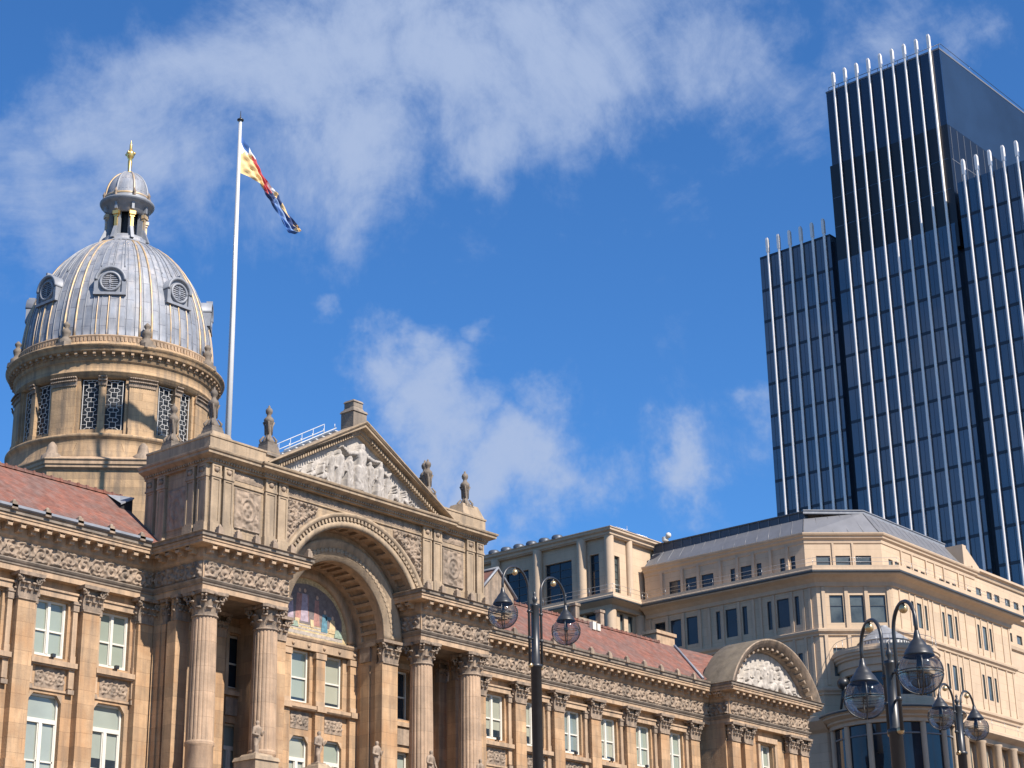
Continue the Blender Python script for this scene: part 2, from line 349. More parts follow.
def vnoise(U, Z, s, seed=0):
    r = np.random.RandomState(seed); G = r.rand(64, 64)
    x = np.mod(U*s, 63); y = np.mod(Z*s, 63); i = np.floor(x).astype(int); j = np.floor(y).astype(int); fx = x-i; fy = y-j
    fx = fx*fx*(3-2*fx); fy = fy*fy*(3-2*fy); i2 = (i+1) % 64; j2 = (j+1) % 64
    return (G[j, i]*(1-fx)+G[j, i2]*fx)*(1-fy)+(G[j2, i]*(1-fx)+G[j2, i2]*fx)*fy
def scrolls(z0, h, p, depth, u_off=0, seed=1):
    """running acanthus scroll band"""
    def fn(U, Z):
        v = (Z-z0)/h; t = (U-u_off)/p; k = np.floor(t); f = (t-k-.5)*p; g = (v-.5)*h
        sgn = np.where(np.mod(k, 2) == 0, 1., -1.); hs = np.sin(k*12.9898+seed)*.5
        g = g*sgn+hs*.03; r = np.hypot(f, g)/(min(p, h)*.5); th = np.arctan2(g, f)
        sp_ = np.abs(np.mod(r*1.55-th/(2*np.pi)+hs, 1)-.5)*2; stroke = np.clip(1.25-sp_*2.0, 0, 1)*np.clip(1.25-r, 0, 1)**.25
        leaf = np.clip(np.cos(th*5+hs*6+r*4)*1.2, 0, 1)*np.exp(-((r-.95)/.28)**2)
        core = np.clip(1-r*3.2, 0, 1)
        H = np.maximum(np.maximum(stroke*.8, leaf), core*1.2)
        n = vnoise(U, Z, 9, seed); H = H*(.8+.4*n)+.12*vnoise(U, Z, 17, seed+5)*(np.abs(v-.5) < .44)
        return depth*H*(np.abs(v-.5) < .47)
    return fn
def roundel(uc, zc, hw, hh, depth, seed=1):
    def fn(U, Z):
        a = (U-uc)/hw; b = (Z-zc)/hh; r = np.hypot(a, b); th = np.arctan2(b, a)
        ring = np.exp(-((r-.52)/.09)**2); inner = np.exp(-((r-.22)/.10)**2)*(.6+.4*np.cos(th*4))
        corner = np.clip(np.sin(a*7+seed)*np.sin(b*8+a*3), 0, 1)*(r > .62)*(np.maximum(abs(a), abs(b)) < .9)
        fr_ = ((np.maximum(abs(a), abs(b)) > .93)*1.)
        return depth*(np.maximum.reduce([ring, inner, corner*.9, fr_*.6])+.3*vnoise(U, Z, 12, seed))
    return fn
def caps(figs, bg_=0.0):
    """height field of tapered capsules (u0,z0,r0,u1,z1,r1,base)"""
    def fn(U, Z):
        H = np.full(U.shape, bg_)
        for a in figs:
            u0, z0, r0, u1, z1, r1, b = a; du, dz = u1-u0, z1-z0; l2 = du*du+dz*dz+1e-9
            t = np.clip(((U-u0)*du+(Z-z0)*dz)/l2, 0, 1); d = np.hypot(U-u0-t*du, Z-z0-t*dz); r = r0+(r1-r0)*t
            h = np.sqrt(np.clip(r*r-d*d, 0, None)); H = np.maximum(H, np.where(d < r, b+h*.95, 0))
        fold = .018*np.sin(U*40+6*vnoise(U, Z, 4, 3))*(H > .12)
        return H+fold*1.0
    return fn
def figure(x, z, h, pose='stand', d=1, base=.03, seed=0):
    """sculpted draped person as capsules; d = facing (+1 right)"""
    q = []; A = lambda *a: q.append((*a, base))
    if pose in ('stand', 'reach', 'arms'):
        lx = x+.03*h*d
        A(lx, z+.90*h, .070*h, lx+.005, z+.94*h, .065*h)
        A(x, z+.50*h, .105*h, x+.01*d, z+.76*h, .125*h)                     # torso
        A(x-.06*h, z, .085*h, x-.02*h, z+.50*h, .10*h); A(x+.08*h*d, z, .075*h, x+.03*h, z+.50*h, .10*h)  # robe legs
        A(x-.01*h, z+.78*h, .05*h, x+.01*h, z+.86*h, .045*h)
        if pose == 'stand':
            A(x-.13*h, z+.75*h, .045*h, x-.15*h, z+.52*h, .04*h); A(x-.15*h, z+.52*h, .04*h, x, z+.48*h, .035*h)
            A(x+.13*h, z+.75*h, .045*h, x+.17*h, z+.50*h, .04*h); A(x+.17*h, z+.5*h, .035*h, x+.10*h, z+.30*h, .03*h)
        elif pose == 'reach':
            A(x+.12*h*d, z+.76*h, .045*h, x+.32*h*d, z+.66*h, .035*h); A(x+.32*h*d, z+.66*h, .033*h, x+.42*h*d, z+.78*h, .03*h)
            A(x-.13*h*d, z+.75*h, .045*h, x-.17*h*d, z+.50*h, .04*h)
        else:
            A(x+.12*h, z+.77*h, .05*h, x+.36*h, z+.72*h, .04*h); A(x+.36*h, z+.72*h, .038*h, x+.58*h, z+.74*h, .028*h)
            A(x-.12*h, z+.77*h, .05*h, x-.34*h, z+.72*h, .04*h); A(x-.34*h, z+.72*h, .038*h, x-.50*h, z+.82*h, .028*h)
            A(x-.05*h, z+.05*h, .12*h, x-.02*h, z+.45*h, .12*h); A(x+.12*h, z, .08*h, x+.06*h, z+.5*h, .09*h)
    elif pose == 'sit':
        A(x, z+.62*h, .115*h, x+.06*h*d, z+.98*h, .13*h); A(x+.10*h*d, z+1.18*h, .085*h, x+.11*h*d, z+1.22*h, .08*h)
        A(x, z+.55*h, .12*h, x+.42*h*d, z+.50*h, .10*h); A(x+.42*h*d, z+.50*h, .10*h, x+.46*h*d, z+.02*h, .07*h)
        A(x-.05*h*d, z+.2*h, .18*h, x+.15*h*d, z+.35*h, .2*h); A(x+.02*h, z+.95*h, .06*h, x+.30*h*d, z+.70*h, .045*h)
    elif pose == 'recline':
        A(x, z+.28*h, .16*h, x+.45*h*d, z+.62*h, .15*h); A(x+.52*h*d, z+.88*h, .095*h, x+.53*h*d, z+.92*h, .09*h)
        A(x, z+.24*h, .16*h, x-.55*h*d, z+.34*h, .12*h); A(x-.55*h*d, z+.34*h, .11*h, x-.95*h*d, z+.08*h, .07*h)
        A(x+.42*h*d, z+.6*h, .06*h, x+.62*h*d, z+.15*h, .05*h)
    return q

# ------------------------------------------------------------------ ground
g = MB().poly([(-1500, -1500, 0), (2500, -1500, 0), (2500, 2500, 0), (-1500, 2500, 0)]).build('ground', asphalt); tag(g, kind='structure')
g = MB(); g.box(WORLD, -60, 200, -59, 40, 0, .12); tag(g.build('pavement', ground_m), kind='structure')

# ================================================================== CIVIC HALL
CX = 57.72
hall = empty('civic_hall', (CX, 60, 0))
tag(hall, 'ornate sandstone classical hall with lead dome, sculpted pediment, great arch and red tiled wings', 'civic hall')
W = Fr((0, 60), 0)          # main wall plane: u = x, w = 60 - y
PW = 3.13; BAYS_L = [42.60+PW*k for k in range(-4, 2)]        # pilaster centres, left wing (.. 45.73)
BAYS_R = [69.60+PW*k for k in range(0, 7)]
PIL_L = [42.60+PW*k for k in range(-4, 3)]       # up to 48.86
PIL_L = PIL_L[:-1]+[48.55]
PIL_R = [66.85]+BAYS_R[:6]+[88.20]

# ---- capital (shared meshes)
def leafstrip(mb, base, out, side, wd, h, curl):
    pts = []
    n = 5
    for i in range(n+1):
        t = i/n; o = .05+curl*(t**2.2); z = h*(1-.18*max(0, t-.8)/.2*.8) if False else h*(t if t < .85 else .85+.02*(t-.85)/.15)
        ww = wd*(.75+.35*math.sin(t*math.pi*.8))*(1 if t < .9 else .6)
        pts.append((o, z, ww))
    vs = []
    for o, z, ww in pts:
        for k, e in ((-1, 0), (0, .035), (1, 0)): vs.append(base+out*(o+e)+side*(ww*.5*k)+Vector((0, 0, z)))
    fs = []
    for i in range(n):
        for k in range(2): fs.append((i*3+k, i*3+k+1, (i+1)*3+k+1, (i+1)*3+k))
    mb.add(vs, fs, True)
    tip = base+out*(.06+curl)+Vector((0, 0, h*.80)); mb.tube([tip-side*wd*.34, tip+side*wd*.34], .045, 6)
def volute(mb, c, out, r):
    side = Vector((0, 0, 1)).cross(out).normalized(); pts = []
    for i in range(14):
        a = i*.62; q = r*(1-i/18); pts.append(c+out*(q*math.cos(a))+Vector((0, 0, q*math.sin(a))))
    mb.tube(pts, [.06*(1-.03*i) for i in range(14)], 6)
def capital(round_=True, r=.5, h=1.04):
    """origin at the neck centre; for the flat version origin on the wall face"""
    mb = MB(); Z = Vector((0, 0, 0))
    if round_:
        mb.lathe((0, 0, 0), [(r, 0), (r+.06, .03), (r+.06, .08), (r*.86, .1), (r*.84, .55), (r+.02, h-.14)], 24)
        for row, (hh, off, cu, wd) in enumerate(((.36, 0, .13, .34), (.66, .5, .22, .32))):
            for k in range(8):
                a = 2*math.pi*(k+off)/8+.39; o = Vector((math.cos(a), math.sin(a), 0)); leafstrip(mb, o*(r-.07)+Vector((0, 0, .08)), o, Vector((-o.y, o.x, 0)), wd, hh, cu)
        for k in range(4):
            a = math.pi/4+k*math.pi/2; o = Vector((math.cos(a), math.sin(a), 0))
            for e in (-.07, .07): volute(mb, o*(r+.20)+Vector((-o.y, o.x, 0))*e+Vector((0, 0, h-.26)), o, .15)
            b = Vector((math.cos(a-math.pi/4), math.sin(a-math.pi/4), 0)); mb.ball(tuple(b*(r+.16)+Vector((0, 0, h-.10))), .09, 8)
        e = r+.17
        fr = Fr((0, 0), 0); pts = []
        for k in range(4):
            a = math.pi/4+k*math.pi/2; c = Vector((math.cos(a), math.sin(a), 0))*(r+.42); t = Vector((-c.y, c.x, 0)).normalized()
            pts += [c-t*.09, c+t*.09]
            a2 = a+math.pi/4; pts.append(Vector((math.cos(a2), math.sin(a2), 0))*(r+.12))
        n = len(pts); lo = [p+Vector((0, 0, h-.13)) for p in pts]; hi = [p*1.03+Vector((0, 0, h)) for p in pts]
        mb.add(lo+hi, [(i, (i+1) % n, n+(i+1) % n, n+i) for i in range(n)]); mb.poly(lo); mb.poly(hi)
    else:
        hw = r; fr = WORLD
        mb.box(fr, -hw-.03, hw+.03, -.3, .06, 0, .07); mb.box(fr, -hw+.02, hw-.02, -.3, .0, .07, h-.13)
        for (hh, cu, us) in ((.40, .12, (-.30, 0, .30)), (.68, .18, (-.36, -.15, .15, .36))):
            for u in us: leafstrip(mb, Vector((u*hw/.42, .03, .08)), Vector((0, -1, 0)), Vector((1, 0, 0)), .26, hh, cu)
        for sx in (-1, 1):
            for y in (.2,):
                leafstrip(mb, Vector((sx*(hw-.04), y-.08, .08)), Vector((sx, 0, 0)), Vector((0, 1, 0)), .26, .42, .10); leafstrip(mb, Vector((sx*(hw-.04), y-.1, .08)), Vector((sx, 0, 0)), Vector((0, 1, 0)), .26, .68, .14)
            o = Vector((sx*.7071, -.7071, 0)); volute(mb, Vector((sx*(hw+.08), -.10, h-.26)), o, .15)
            volute(mb, Vector((sx*(hw-.02), -.13, h-.26)), Vector((sx, -.2, 0)).normalized(), .12)
        mb.ball((0, -.16, h-.09), .09, 8)
        mb.frustum(fr, -hw-.2, hw+.2, -.3, .26, h-.13, h, -.02)
    return mb
cap_round = capital(True, .50); cap_flat = capital(False, .41)
cap_r0 = bakeable(cap_round, 'capital', carved, hall, (0, 0, 0)); cap_f0 = bakeable(cap_flat, 'capital', carved, hall, (0, 0, 0))
used = {'r': False, 'f': False}
def put(key, src, xyz, rot=0, par=hall, scale=None):
    loc = Vector(xyz)-Vector(hall.location)
    if not used[key]: used[key] = True; o = src
    else: o = src.copy(); C.objects.link(o)
    o.location = loc; o.rotation_euler = (0, 0, rot)
    if scale: o.scale = scale
    return o
ZC0, ZC1 = 19.37, 20.41      # capital bottom / architrave bottom

# ---- plain walls with openings
def bay_windows(xc, w_up=.72, w_lo=.72):
    return [(xc-.94, xc+.68, 17.40, 19.66), (xc-.94, xc+.64, 12.4, 15.93)]
def make_window(kind, xc, yf, hw, z0, z1, par=hall, blindm=None, drop=0):
    """white timber window, origin at its centre base; yf = face of frame (y)"""
    fr = Fr((0, 0), 0); base = (xc, yf, z0)
    f = MB(); t = .085
    h = z1-z0
    f.box(fr, -hw, -hw+t, -.12, 0, 0, h); f.box(fr, hw-t, hw, -.12, 0, 0, h); f.box(fr, -hw+t, hw-t, -.12, 0, h-t, h); f.box(fr, -hw+t, hw-t, -.12, 0, 0, t*1.1)
    p = MB()
    if kind == 'sash':
        f.box(fr, -.065, .065, -.12, .02, t*1.1, h-t)
        for s in (-1, 1):
            a, b = sorted((s*.065, s*(hw-t))); f.box(fr, a, b, -.12, -.02, h*.44, h*.44+.07)
            f.box(fr, a, a+.03, -.12, -.03, t, h-t); f.box(fr, b-.03, b, -.12, -.03, t, h-t)
    elif kind == 'narrow':
        f.box(fr, -hw+t, hw-t, -.12, -.02, h*.46, h*.46+.07)
        f.box(fr, -hw+.0, -hw+.10, -.02, .05, 0, h*.99)
    else:
        f.box(fr, -hw+t, hw-t, -.12, .015, h*.685, h*.685+.17); f.box(fr, -.075, .075, -.12, .02, t, h*.685)
        for s in (-1, 1):
            a, b = sorted((s*.075, s*(hw-t))); f.box(fr, a, a+.045, -.12, -.02, t, h*.685); f.box(fr, b-.045, b, -.12, -.02, t, h*.685); f.box(fr, a, b, -.12, -.02, h*.26, h*.26+.06)
    fo = f; root = bakeable(fo, 'window', white, par, (0, 0, 0)); root.data.name = 'window_frame'
    pl = MB().poly([fr.P(-hw+.02, -.09, .02), fr.P(hw-.02, -.09, .02), fr.P(hw-.02, -.09, h-.02), fr.P(-hw+.02, -.09, h-.02)])
    q = pl.build('pane', blindm or blind); q.parent = root
    if drop and kind != 'casement':
        q2 = MB().box(fr, -hw+t, hw-t, -.088, -.078, .06, h*drop).build('pane', pane_d); q2.parent = root
    if kind == 'casement':
        q2 = MB().box(fr, -hw+t, hw-t, -.085, -.07, .1, h*(.17+drop)).build('pane', pane_d); q2.parent = root
    root.location = Vector(base)-Vector(par.location)
    return root
wins = {}
wrng = random.Random(11)
def window(kind, xc, yf, z0, z1, hw, blindm=None):
    if blindm is not pane_d: blindm = wrng.choice([blind, blind, blind_c, blind_g] if blindm is None else [blind_w, blind_w, blind_c, blind_g])
    drop = wrng.choice([0, 0, .10, .22])
    key = (kind, round(hw, 3), round(z1-z0, 3), blindm.name if blindm else '', drop)
    if key not in wins: wins[key] = make_window(kind, xc, yf, hw, z0, z1, hall, blindm, drop); return wins[key]
    return copy_tree(wins[key], hall, Vector((xc, yf, z0))-Vector(hall.location))

wl = MB(); tr = MB(); holes = []
bays = [(a+b)/2 for a, b in zip(PIL_L, PIL_L[1:])]; baysR = [(a+b)/2 for a, b in zip(PIL_R, PIL_R[1:])]
bays[-1] = 47.3
WB = -.35      # wall face behind the pilasters
hl = [h for x in bays for h in bay_windows(x)]
wl.wall(W, 29, 49.0, 0, ZC1, hl, WB, .45)
hr = [h for x in baysR[1:] for h in bay_windows(x)]
wl.mark(); wl.wall(W, 66.3, 88.6, 0, ZC1, hr, WB, .45)
wl.build_each('wing_wall', ashlar, hall)
# room-dark backing behind the openings
MB().box(W, 29, 88.6, -1.6, -1.5, .2, 20).build('room_backing', dark, hall)
def shoulder(mb, xc, hw, z1, wf, dep=.16):
    for s in (-1, 1):
        a = xc+s*hw; b = xc+s*(hw-.24)
        mb.add([W.P(a, wf, z1), W.P(b, wf, z1), W.P(a, wf, z1-.30), W.P(a, wf-dep, z1), W.P(b, wf-dep, z1), W.P(a, wf-dep, z1-.30)], [(0, 1, 2), (1, 4, 5, 2), (3, 5, 4)])
def bay_detail(xc, first=True):
    # upper window: colonnettes, lintel, sill, carved apron
    tr.mark(); cv.mark()
    for s in (-1, 1):
        u = xc+(.93 if s > 0 else -1.055)
        tr.box(W, u-.11, u+.11, WB, WB+.16, 17.25, 19.45); tr.box(W, u-.13, u+.13, WB, WB+.18, 17.25, 17.55)
        cv.mark(); cv.box(W, u-.14, u+.14, WB, WB+.20, 19.35, 19.72); cv.box(W, u-.17, u+.17, WB, WB+.24, 19.62, 19.74)
        tr.box(W, u-.13, u+.13, WB, WB+.15, 16.25, 17.0); cv.mark(); cv.box(W, u-.15, u+.15, WB, WB+.19, 16.02, 16.2)
    tr.box(W, xc-.98, xc+.98, WB, WB+.20, 19.745, 20.03); tr.box(W, xc-1.02, xc+1.02, WB, WB+.26, 19.98, 20.06)
    tr.box(W, xc-1.10, xc+1.10, WB, WB+.30, 17.04, 17.24); tr.box(W, xc-1.05, xc+1.05, WB, WB+.22, 16.98, 17.038)
    tr.box(W, xc-.98, xc+.98, WB, WB+.06, 16.05, 16.14)
    shoulder(tr, xc-.15, .79, 15.93, WB+.002)
    aprons.append(relief('apron', W, xc-.70, xc+.70, 16.16, 16.97, WB+.01, .035, scrolls(16.16, .81, .47, .09, xc-.705+.0, seed=int(xc*7) % 50), carved, hall, build=False))
cv = MB(); aprons = []
for x in bays+baysR[1:]:
    bay_detail(x)
    window('sash', x-.13, 60-WB+.16, 17.44, 19.66, .80)
    window('casement', x-.15, 60-WB+.18, 12.4, 15.93, .78, blind_w)
def merge(lst):
    m = MB()
    for q in lst: m.mark(); m.add(q.v, q.f, True)
    return m
merge(aprons).build_each('carved_apron', carved, hall, clean=False); tr.build_each('window_surround', trim, hall); cv.build_each('surround_capital', carved, hall)
# small dark floodlights on the window sills
for x in bays+baysR[1:]:
    f = MB().box(W, x-.10, x+.06, WB+.10, WB+.24, 17.36, 17.50); f.box(W, x-.05, x, WB+.14, WB+.19, 17.24, 17.36); f.build('floodlight', iron, hall)
# pilasters
for x in PIL_L+PIL_R[1:]:
    m = MB(); m.box(W, x-.41, x+.41, -.6, 0, 13.2, ZC0); m.box(W, x-.46, x+.46, -.6, .05, 0, 13.2)
    m.build('pilaster', ashlar, hall); put('f', cap_f0, (x, 60, ZC0))

# ---- entablature
ENT = [(-.6, 20.41), (0, 20.41), (0, 20.63), (.02, 20.64), (.02, 20.88), (.02, 21.62), (.06, 21.66), (.14, 21.74), (.14, 21.80), (.16, 22.12), (.62, 22.14), (.66, 22.16), (.66, 22.28), (.70, 22.30), (.70, 22.40), (.2, 22.56), (0, 22.56)]
XA, XB, XCc, XD = 48.80, 53.55, 61.89, 66.64; PY = 56.9
pathL = [(29, 60), (XA, 60), (XA, PY), (XB, PY), (XB, 58.2)]; pathR = [(XCc, 58.2), (XCc, PY), (XD, PY), (XD, 60), (89.72, 60), (89.72, 58.6), (98.2, 58.6), (98.2, 66)]
ent = MB().sweep(pathL, ENT).mark().sweep(pathR, ENT)
ent.build_each('entablature', trim, hall)
ARM = [(.02, 20.645), (.045, 20.65), (.05, 20.70), (.10, 20.75), (.15, 20.82), (.15, 20.86), (.02, 20.885)]
MB().sweep(pathL, ARM).mark().sweep(pathR, ARM).build_each('architrave_moulding', soot_shade, hall)
# modillions, gutter, tile blocks
def along(path, step, fn, ends=.15):
    for (x0, y0), (x1, y1) in zip(path, path[1:]):
        l = math.hypot(x1-x0, y1-y0); n = max(1, round((l-2*ends)/step)); a = math.atan2(y1-y0, x1-x0)
        fr = Fr((x0, y0), a)
        for i in range(n+1): fn(fr, ends+(l-2*ends)*i/n)
mo = MB()
def modillion(fr, u):
    mo.mark(); mo.box(fr, u-.11, u+.11, .1, .60, 21.98, 22.135); mo.box(fr, u-.11, u+.11, .1, .42, 21.86, 21.98); mo.box(fr, u-.14, u+.14, .1, .60, 22.09, 22.138)
for pth in ([(38.0, 60), (48.0, 60)], [(48.82, 56.9+0), (53.5, 56.9)], [(61.93, 56.9), (66.6, 56.9)], [(67.3, 60), (89.1, 60)], [(89.76, 58.6), (98.16, 58.6)]): mo.mark(); along(pth, .626, modillion, .05)
for pth in ([(XA, 59.2), (XA, 57.2)], [(XCc, 58.3), (XCc, 57.2)], [(89.72, 59.2), (89.72, 58.8)]): mo.mark(); along(pth, .6, modillion, .05)
def split_capped(mb, name, m, par, cap=100):
    cuts = sorted(set([(0, 0)]+mb.cuts)); a, b = cuts[cap] if len(cuts) > cap else (len(mb.v), len(mb.f))
    q = MB(); q.v, q.f, q.sm = mb.v[:a], mb.f[:b], mb.sm[:b]; q.cuts = cuts[:cap]; q.build_each(name, m, par)
    if a < len(mb.v):
        r = MB(); r.v, r.f, r.sm = mb.v[a:], [tuple(i-a for i in f) for f in mb.f[b:]], mb.sm[b:]; tag(r.build(name, m, par), kind='stuff')
split_capped(mo, 'modillion', trim, hall)
gu = MB(); GUT = [(.55, 22.54), (.80, 22.57), (.90, 22.64), (.90, 22.74), (.84, 22.76), (.5, 22.70)]
gu.sweep([(29, 60), (XA-.86, 60)], GUT)
gu.build('gutter', lead_pl, hall)
gt = MB().sweep([(XD+.86, 60), (88.8, 60)], [(.5, 22.54), (.82, 22.56), (.86, 22.68), (.5, 22.70)]); gt.build('gutter', soot_shade, hall)
ant = MB()
def antefix(fr, u):
    ant.mark()
    ant.box(fr, u-.14, u+.14, .66, .90, 22.56, 22.76); ant.box(fr, u-.11, u+.11, .69, .88, 22.76, 22.86); ant.ball(tuple(fr.P(u, .79, 22.87)), .09, 8)
def small_ant(fr, u): ant.box(fr, u-.10, u+.10, .70, .92, 22.52, 22.70)
along([(31.63, 60), (47.4, 60)], 1.575, antefix, 0)
ENDS_ = 0
along([(68.2, 60), (87.2, 60)], 1.59, antefix, 0)
along([(XA+.1, PY), (XB+.4, PY)], .95, antefix, 0); along([(XCc-.4, PY), (XD-.1, PY)], .95, antefix, 0)
EDGE = [(.70, 22.41), (.765, 22.42), (.77, 22.53), (.84, 22.58), (.80, 22.60), (.5, 22.60)]
eg = MB(); eg.sweep(pathL, EDGE); eg.mark(); eg.sweep(pathR, EDGE); eg.build_each('eaves_shadow_edge', soot_shade, hall)  # dark drip edge; its tone stands in for the gutter's shadow
ant.build_each('antefix_row', carved, hall)
# carved frieze
fz = []
def frieze(fr, u0, u1, seed): fz.append(relief('f', fr, u0, u1, 20.90, 21.60, .03, .034, scrolls(20.90, .70, .70, .14, u0, seed), carved, hall, build=False))
frieze(W, 38.5, 48.7, 1); frieze(W, 66.75, 89.6, 2); P_ = Fr((0, PY), 0); frieze(P_, XA+.05, XB-.05, 3); frieze(P_, XCc+.05, XD-.05, 4)
frieze(Fr((0, 58.6), 0), 89.8, 98.15, 5); sideL = Fr((XA, 60), -math.pi/2); frieze(sideL, .1, 3.05, 6); sideN = Fr((XCc, 58.2), -math.pi/2); frieze(sideN, .0, 1.25, 7)
frieze(Fr((89.72, 60), -math.pi/2), .05, 1.35, 8)
merge(fz).build_each('carved_frieze', carved, hall, clean=False)

# ---- portico pavilions: slab, columns, walls
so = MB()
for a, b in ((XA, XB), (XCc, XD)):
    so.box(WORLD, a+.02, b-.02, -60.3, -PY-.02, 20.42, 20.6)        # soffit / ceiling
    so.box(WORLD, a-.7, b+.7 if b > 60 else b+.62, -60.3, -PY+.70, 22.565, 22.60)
so.build('portico_ceiling', soot_shade, hall)
COLX = [CX-8.22, CX-4.85, CX+4.85, CX+8.22]
def flute(a, z): return 1-.052*max(0, math.cos(a*20))**.8
col = MB()
pr = [(.60, 12.6), (.66, 12.75), (.62, 12.9), (.57, 13.0)]; 
col.lathe((0, 0, 0), pr, 32)
zz = [13.0, 14.2]; col.lathe((0, 0, 0), [(.565, 13.0), (.562, 14.15), (.60, 14.2), (.60, 14.33), (.56, 14.38)], 32)
col.lathe((0, 0, 0), [(.56-.055*((z-14.3)/5.07)**1.6, z) for z in [14.3+i*.507 for i in range(11)]], 160, mod=flute)
col0 = bakeable(col, 'column', column_stone, hall, (0, 0, 0))
for i, x in enumerate(COLX):
    o = col0 if i == 0 else col0.copy()
    if i: C.objects.link(o)
    o.location = Vector((x, 57.5, 0))-Vector(hall.location)
    put('r', cap_r0, (x, 57.5, ZC0))
# pavilion back walls, responds, niche
PB = Fr((0, 59.9), 0); pw = MB()
pwh = []
for xc in (CX-6.1, CX+5.9): pwh += [(xc-.55, xc+.55, 17.40, 19.66), (xc-.55, xc+.55, 12.4, 15.93)]
for xc in (51.55, 63.85): pass
pw.wall(PB, 48.85, 54.5, 0, 20.42, [(51.0, 52.2, 17.4, 19.7), (51.0, 52.2, 12.4, 15.9), (52.9, 53.9, 17.4, 19.7), (52.9, 53.9, 12.4, 15.9)][2:], 0, .5)
pw.mark(); pw.wall(PB, 60.95, 66.6, 0, 20.42, [(63.35, 64.35, 17.4, 19.7), (63.35, 64.35, 12.4, 15.9)], 0, .5)
for x in (49.3, 50.6, 52.2, 54.25, 61.25, 62.6, 64.9, 66.1):
    pw.mark(); pw.box(PB, x-.28, x+.28, 0, .55 if x in (49.3, 66.1) else .38, 0, 20.41)
pw.build_each('portico_wall', ashlar, hall)
tr2 = MB(); cv2 = MB()
for x in (53.40, 63.85):
    tr2.mark(); cv2.mark(); tr2.box(PB, x-.75, x+.75, 0, .2, 17.04, 17.24); cv2.box(PB, x-.55, x+.55, 0, .1, 16.2, 16.95); tr2.box(PB, x-.75, x+.75, 0, .16, 19.75, 20.0)
    tr2.box(PB, x+.5, x+.68, 0, .14, 17.24, 19.75); tr2.box(PB, x-.68, x-.5, 0, .14, 17.24, 19.75)
for x in (49.3, 50.6, 52.2, 54.25, 61.25, 62.6, 64.9, 66.1):
    w1 = .55 if x in (49.3, 66.1) else .38; put('f', cap_f0, (x, 59.9-w1, ZC0), scale=(.70, .8, 1))
for x in (53.40, 63.85):
    window('narrow', x, 60.12, 17.4, 19.7, .5, pane_d); window('casement', x, 60.12, 12.4, 15.9, .5, blind_w)
# side of left pavilion between column and wall: respond with lit front edge
sd_ = MB(); sd_.box(WORLD, 48.82, 49.5, -59.0, -58.45, 0, ZC0); sd_.box(WORLD, 48.9, 49.42, -58.9, -58.5, ZC0, ZC1); sd_.mark(); sd_.box(WORLD, 48.95, 49.4, -60, -59.6, 0, ZC0); sd_.mark(); sd_.box(WORLD, 65.98, 66.6, -59.0, -58.45, 0, ZC0); sd_.box(WORLD, 66.05, 66.55, -58.9, -58.5, ZC0, ZC1)
sd_.build_each('side_respond', ashlar, hall)
put('f', cap_f0, (49.16, 58.45, ZC0), scale=(.84, .8, 1)); put('f', cap_f0, (66.29, 58.45, ZC0), scale=(.78, .8, 1))
# piers carrying the second arch
NI = Fr((0, 58.2), 0); pier = MB(); zs = 20.45
for s in (-1, 1):
    pier.mark(); a, b = sorted((CX+s*3.0, CX+s*4.02)); pier.box(NI, a, b, -.45, 0, 0, ZC0)
    a, b = sorted((CX+s*3.10, CX+s*4.2)); pier.box(NI, a, b, -1.78, -.46, 0, zs+.02)
    a, b = sorted((CX+s*3.02, CX+s*4.0)); pier.box(NI, a, b, -1.4, -.85, 0, ZC0)
pier.build_each('arch_pier', ashlar, hall)
for s in (-1, 1): put('f', cap_f0, (CX+s*3.51, 58.2, ZC0), scale=(1.14, 1, 1))
for s in (-1, 1):
    cv2.mark(); cv2.box(NI, *sorted((CX+s*2.98, CX+s*3.6)), -1.77, -.35, 20.22, 20.42); cv2.box(NI, *sorted((CX+s*3.0, CX+s*3.6)), -1.45, -.8, 19.55, 20.22)
cv2.build_each('respond_capital', carved, hall); tr2.build_each('window_surround', trim, hall)
# niche wall (three windows), tympanum with mosaic
NW = Fr((0, 60.0), 0); NR = 3.05; zs = 20.45
nw = MB(); NC = CX-.27; nx = [NC-2.15, NC, NC+2.1]
nw.wall(NW, CX-3.3, CX+3.3, 0, 19.72, [h for x in nx for h in ((x-.56, x+.56, 17.4, 19.72), (x-.56, x+.56, 12.4, 15.9))], -.12, .4)
for x in (CX-3.15, NC-1.08, NC+1.05, CX+2.95): nw.box(NW, x-.28, x+.28, -.2, .10, 0, 19.55)
nw.build('niche_wall', ashlar, hall)
nt_ = MB()
nt_.sweep([(CX-3.3, 60), (CX+3.3, 60)], [(0, 19.72), (.10, 19.74), (.10, 20.12), (.14, 20.14), (.2, 20.24), (.2, 20.30), (0, 20.32)])
nt_.sweep([(CX-3.3, 60), (CX+3.3, 60)], [(0, 17.0), (.14, 17.03), (.2, 17.1), (.2, 17.24), (0, 17.26)])
for x in (CX-3.15, NC-1.08, NC+1.05, CX+2.95):
    nt_.box(NW, x-.33, x+.33, -.1, .15, 19.42, 19.68); nt_.box(NW, x-.29, x+.29, -.1, .25, 17.02, 17.27); nt_.box(NW, x-.27, x+.27, -.1, .13, 17.28, 17.5)
for x in nx: shoulder(nt_, x, .56, 15.9, -.118+0.0, .1)
for k in range(7): nt_.ball((CX-2.9+k*.97, 59.9, 19.93), .09, 10)
nt_.build('niche_entablature', trim, hall)
ap = [relief('a', NW, x-.55, x+.55, 16.2, 16.95, -.10, .035, scrolls(16.2, .75, .37, .09, x-.55, int(x)), carved, hall, build=False) for x in nx]; merge(ap).build_each('carved_apron', carved, hall, clean=False)
for x in nx: window('narrow', x, 60.26, 17.4, 19.72, .55); window('casement', x, 60.26, 12.4, 15.9, .56)
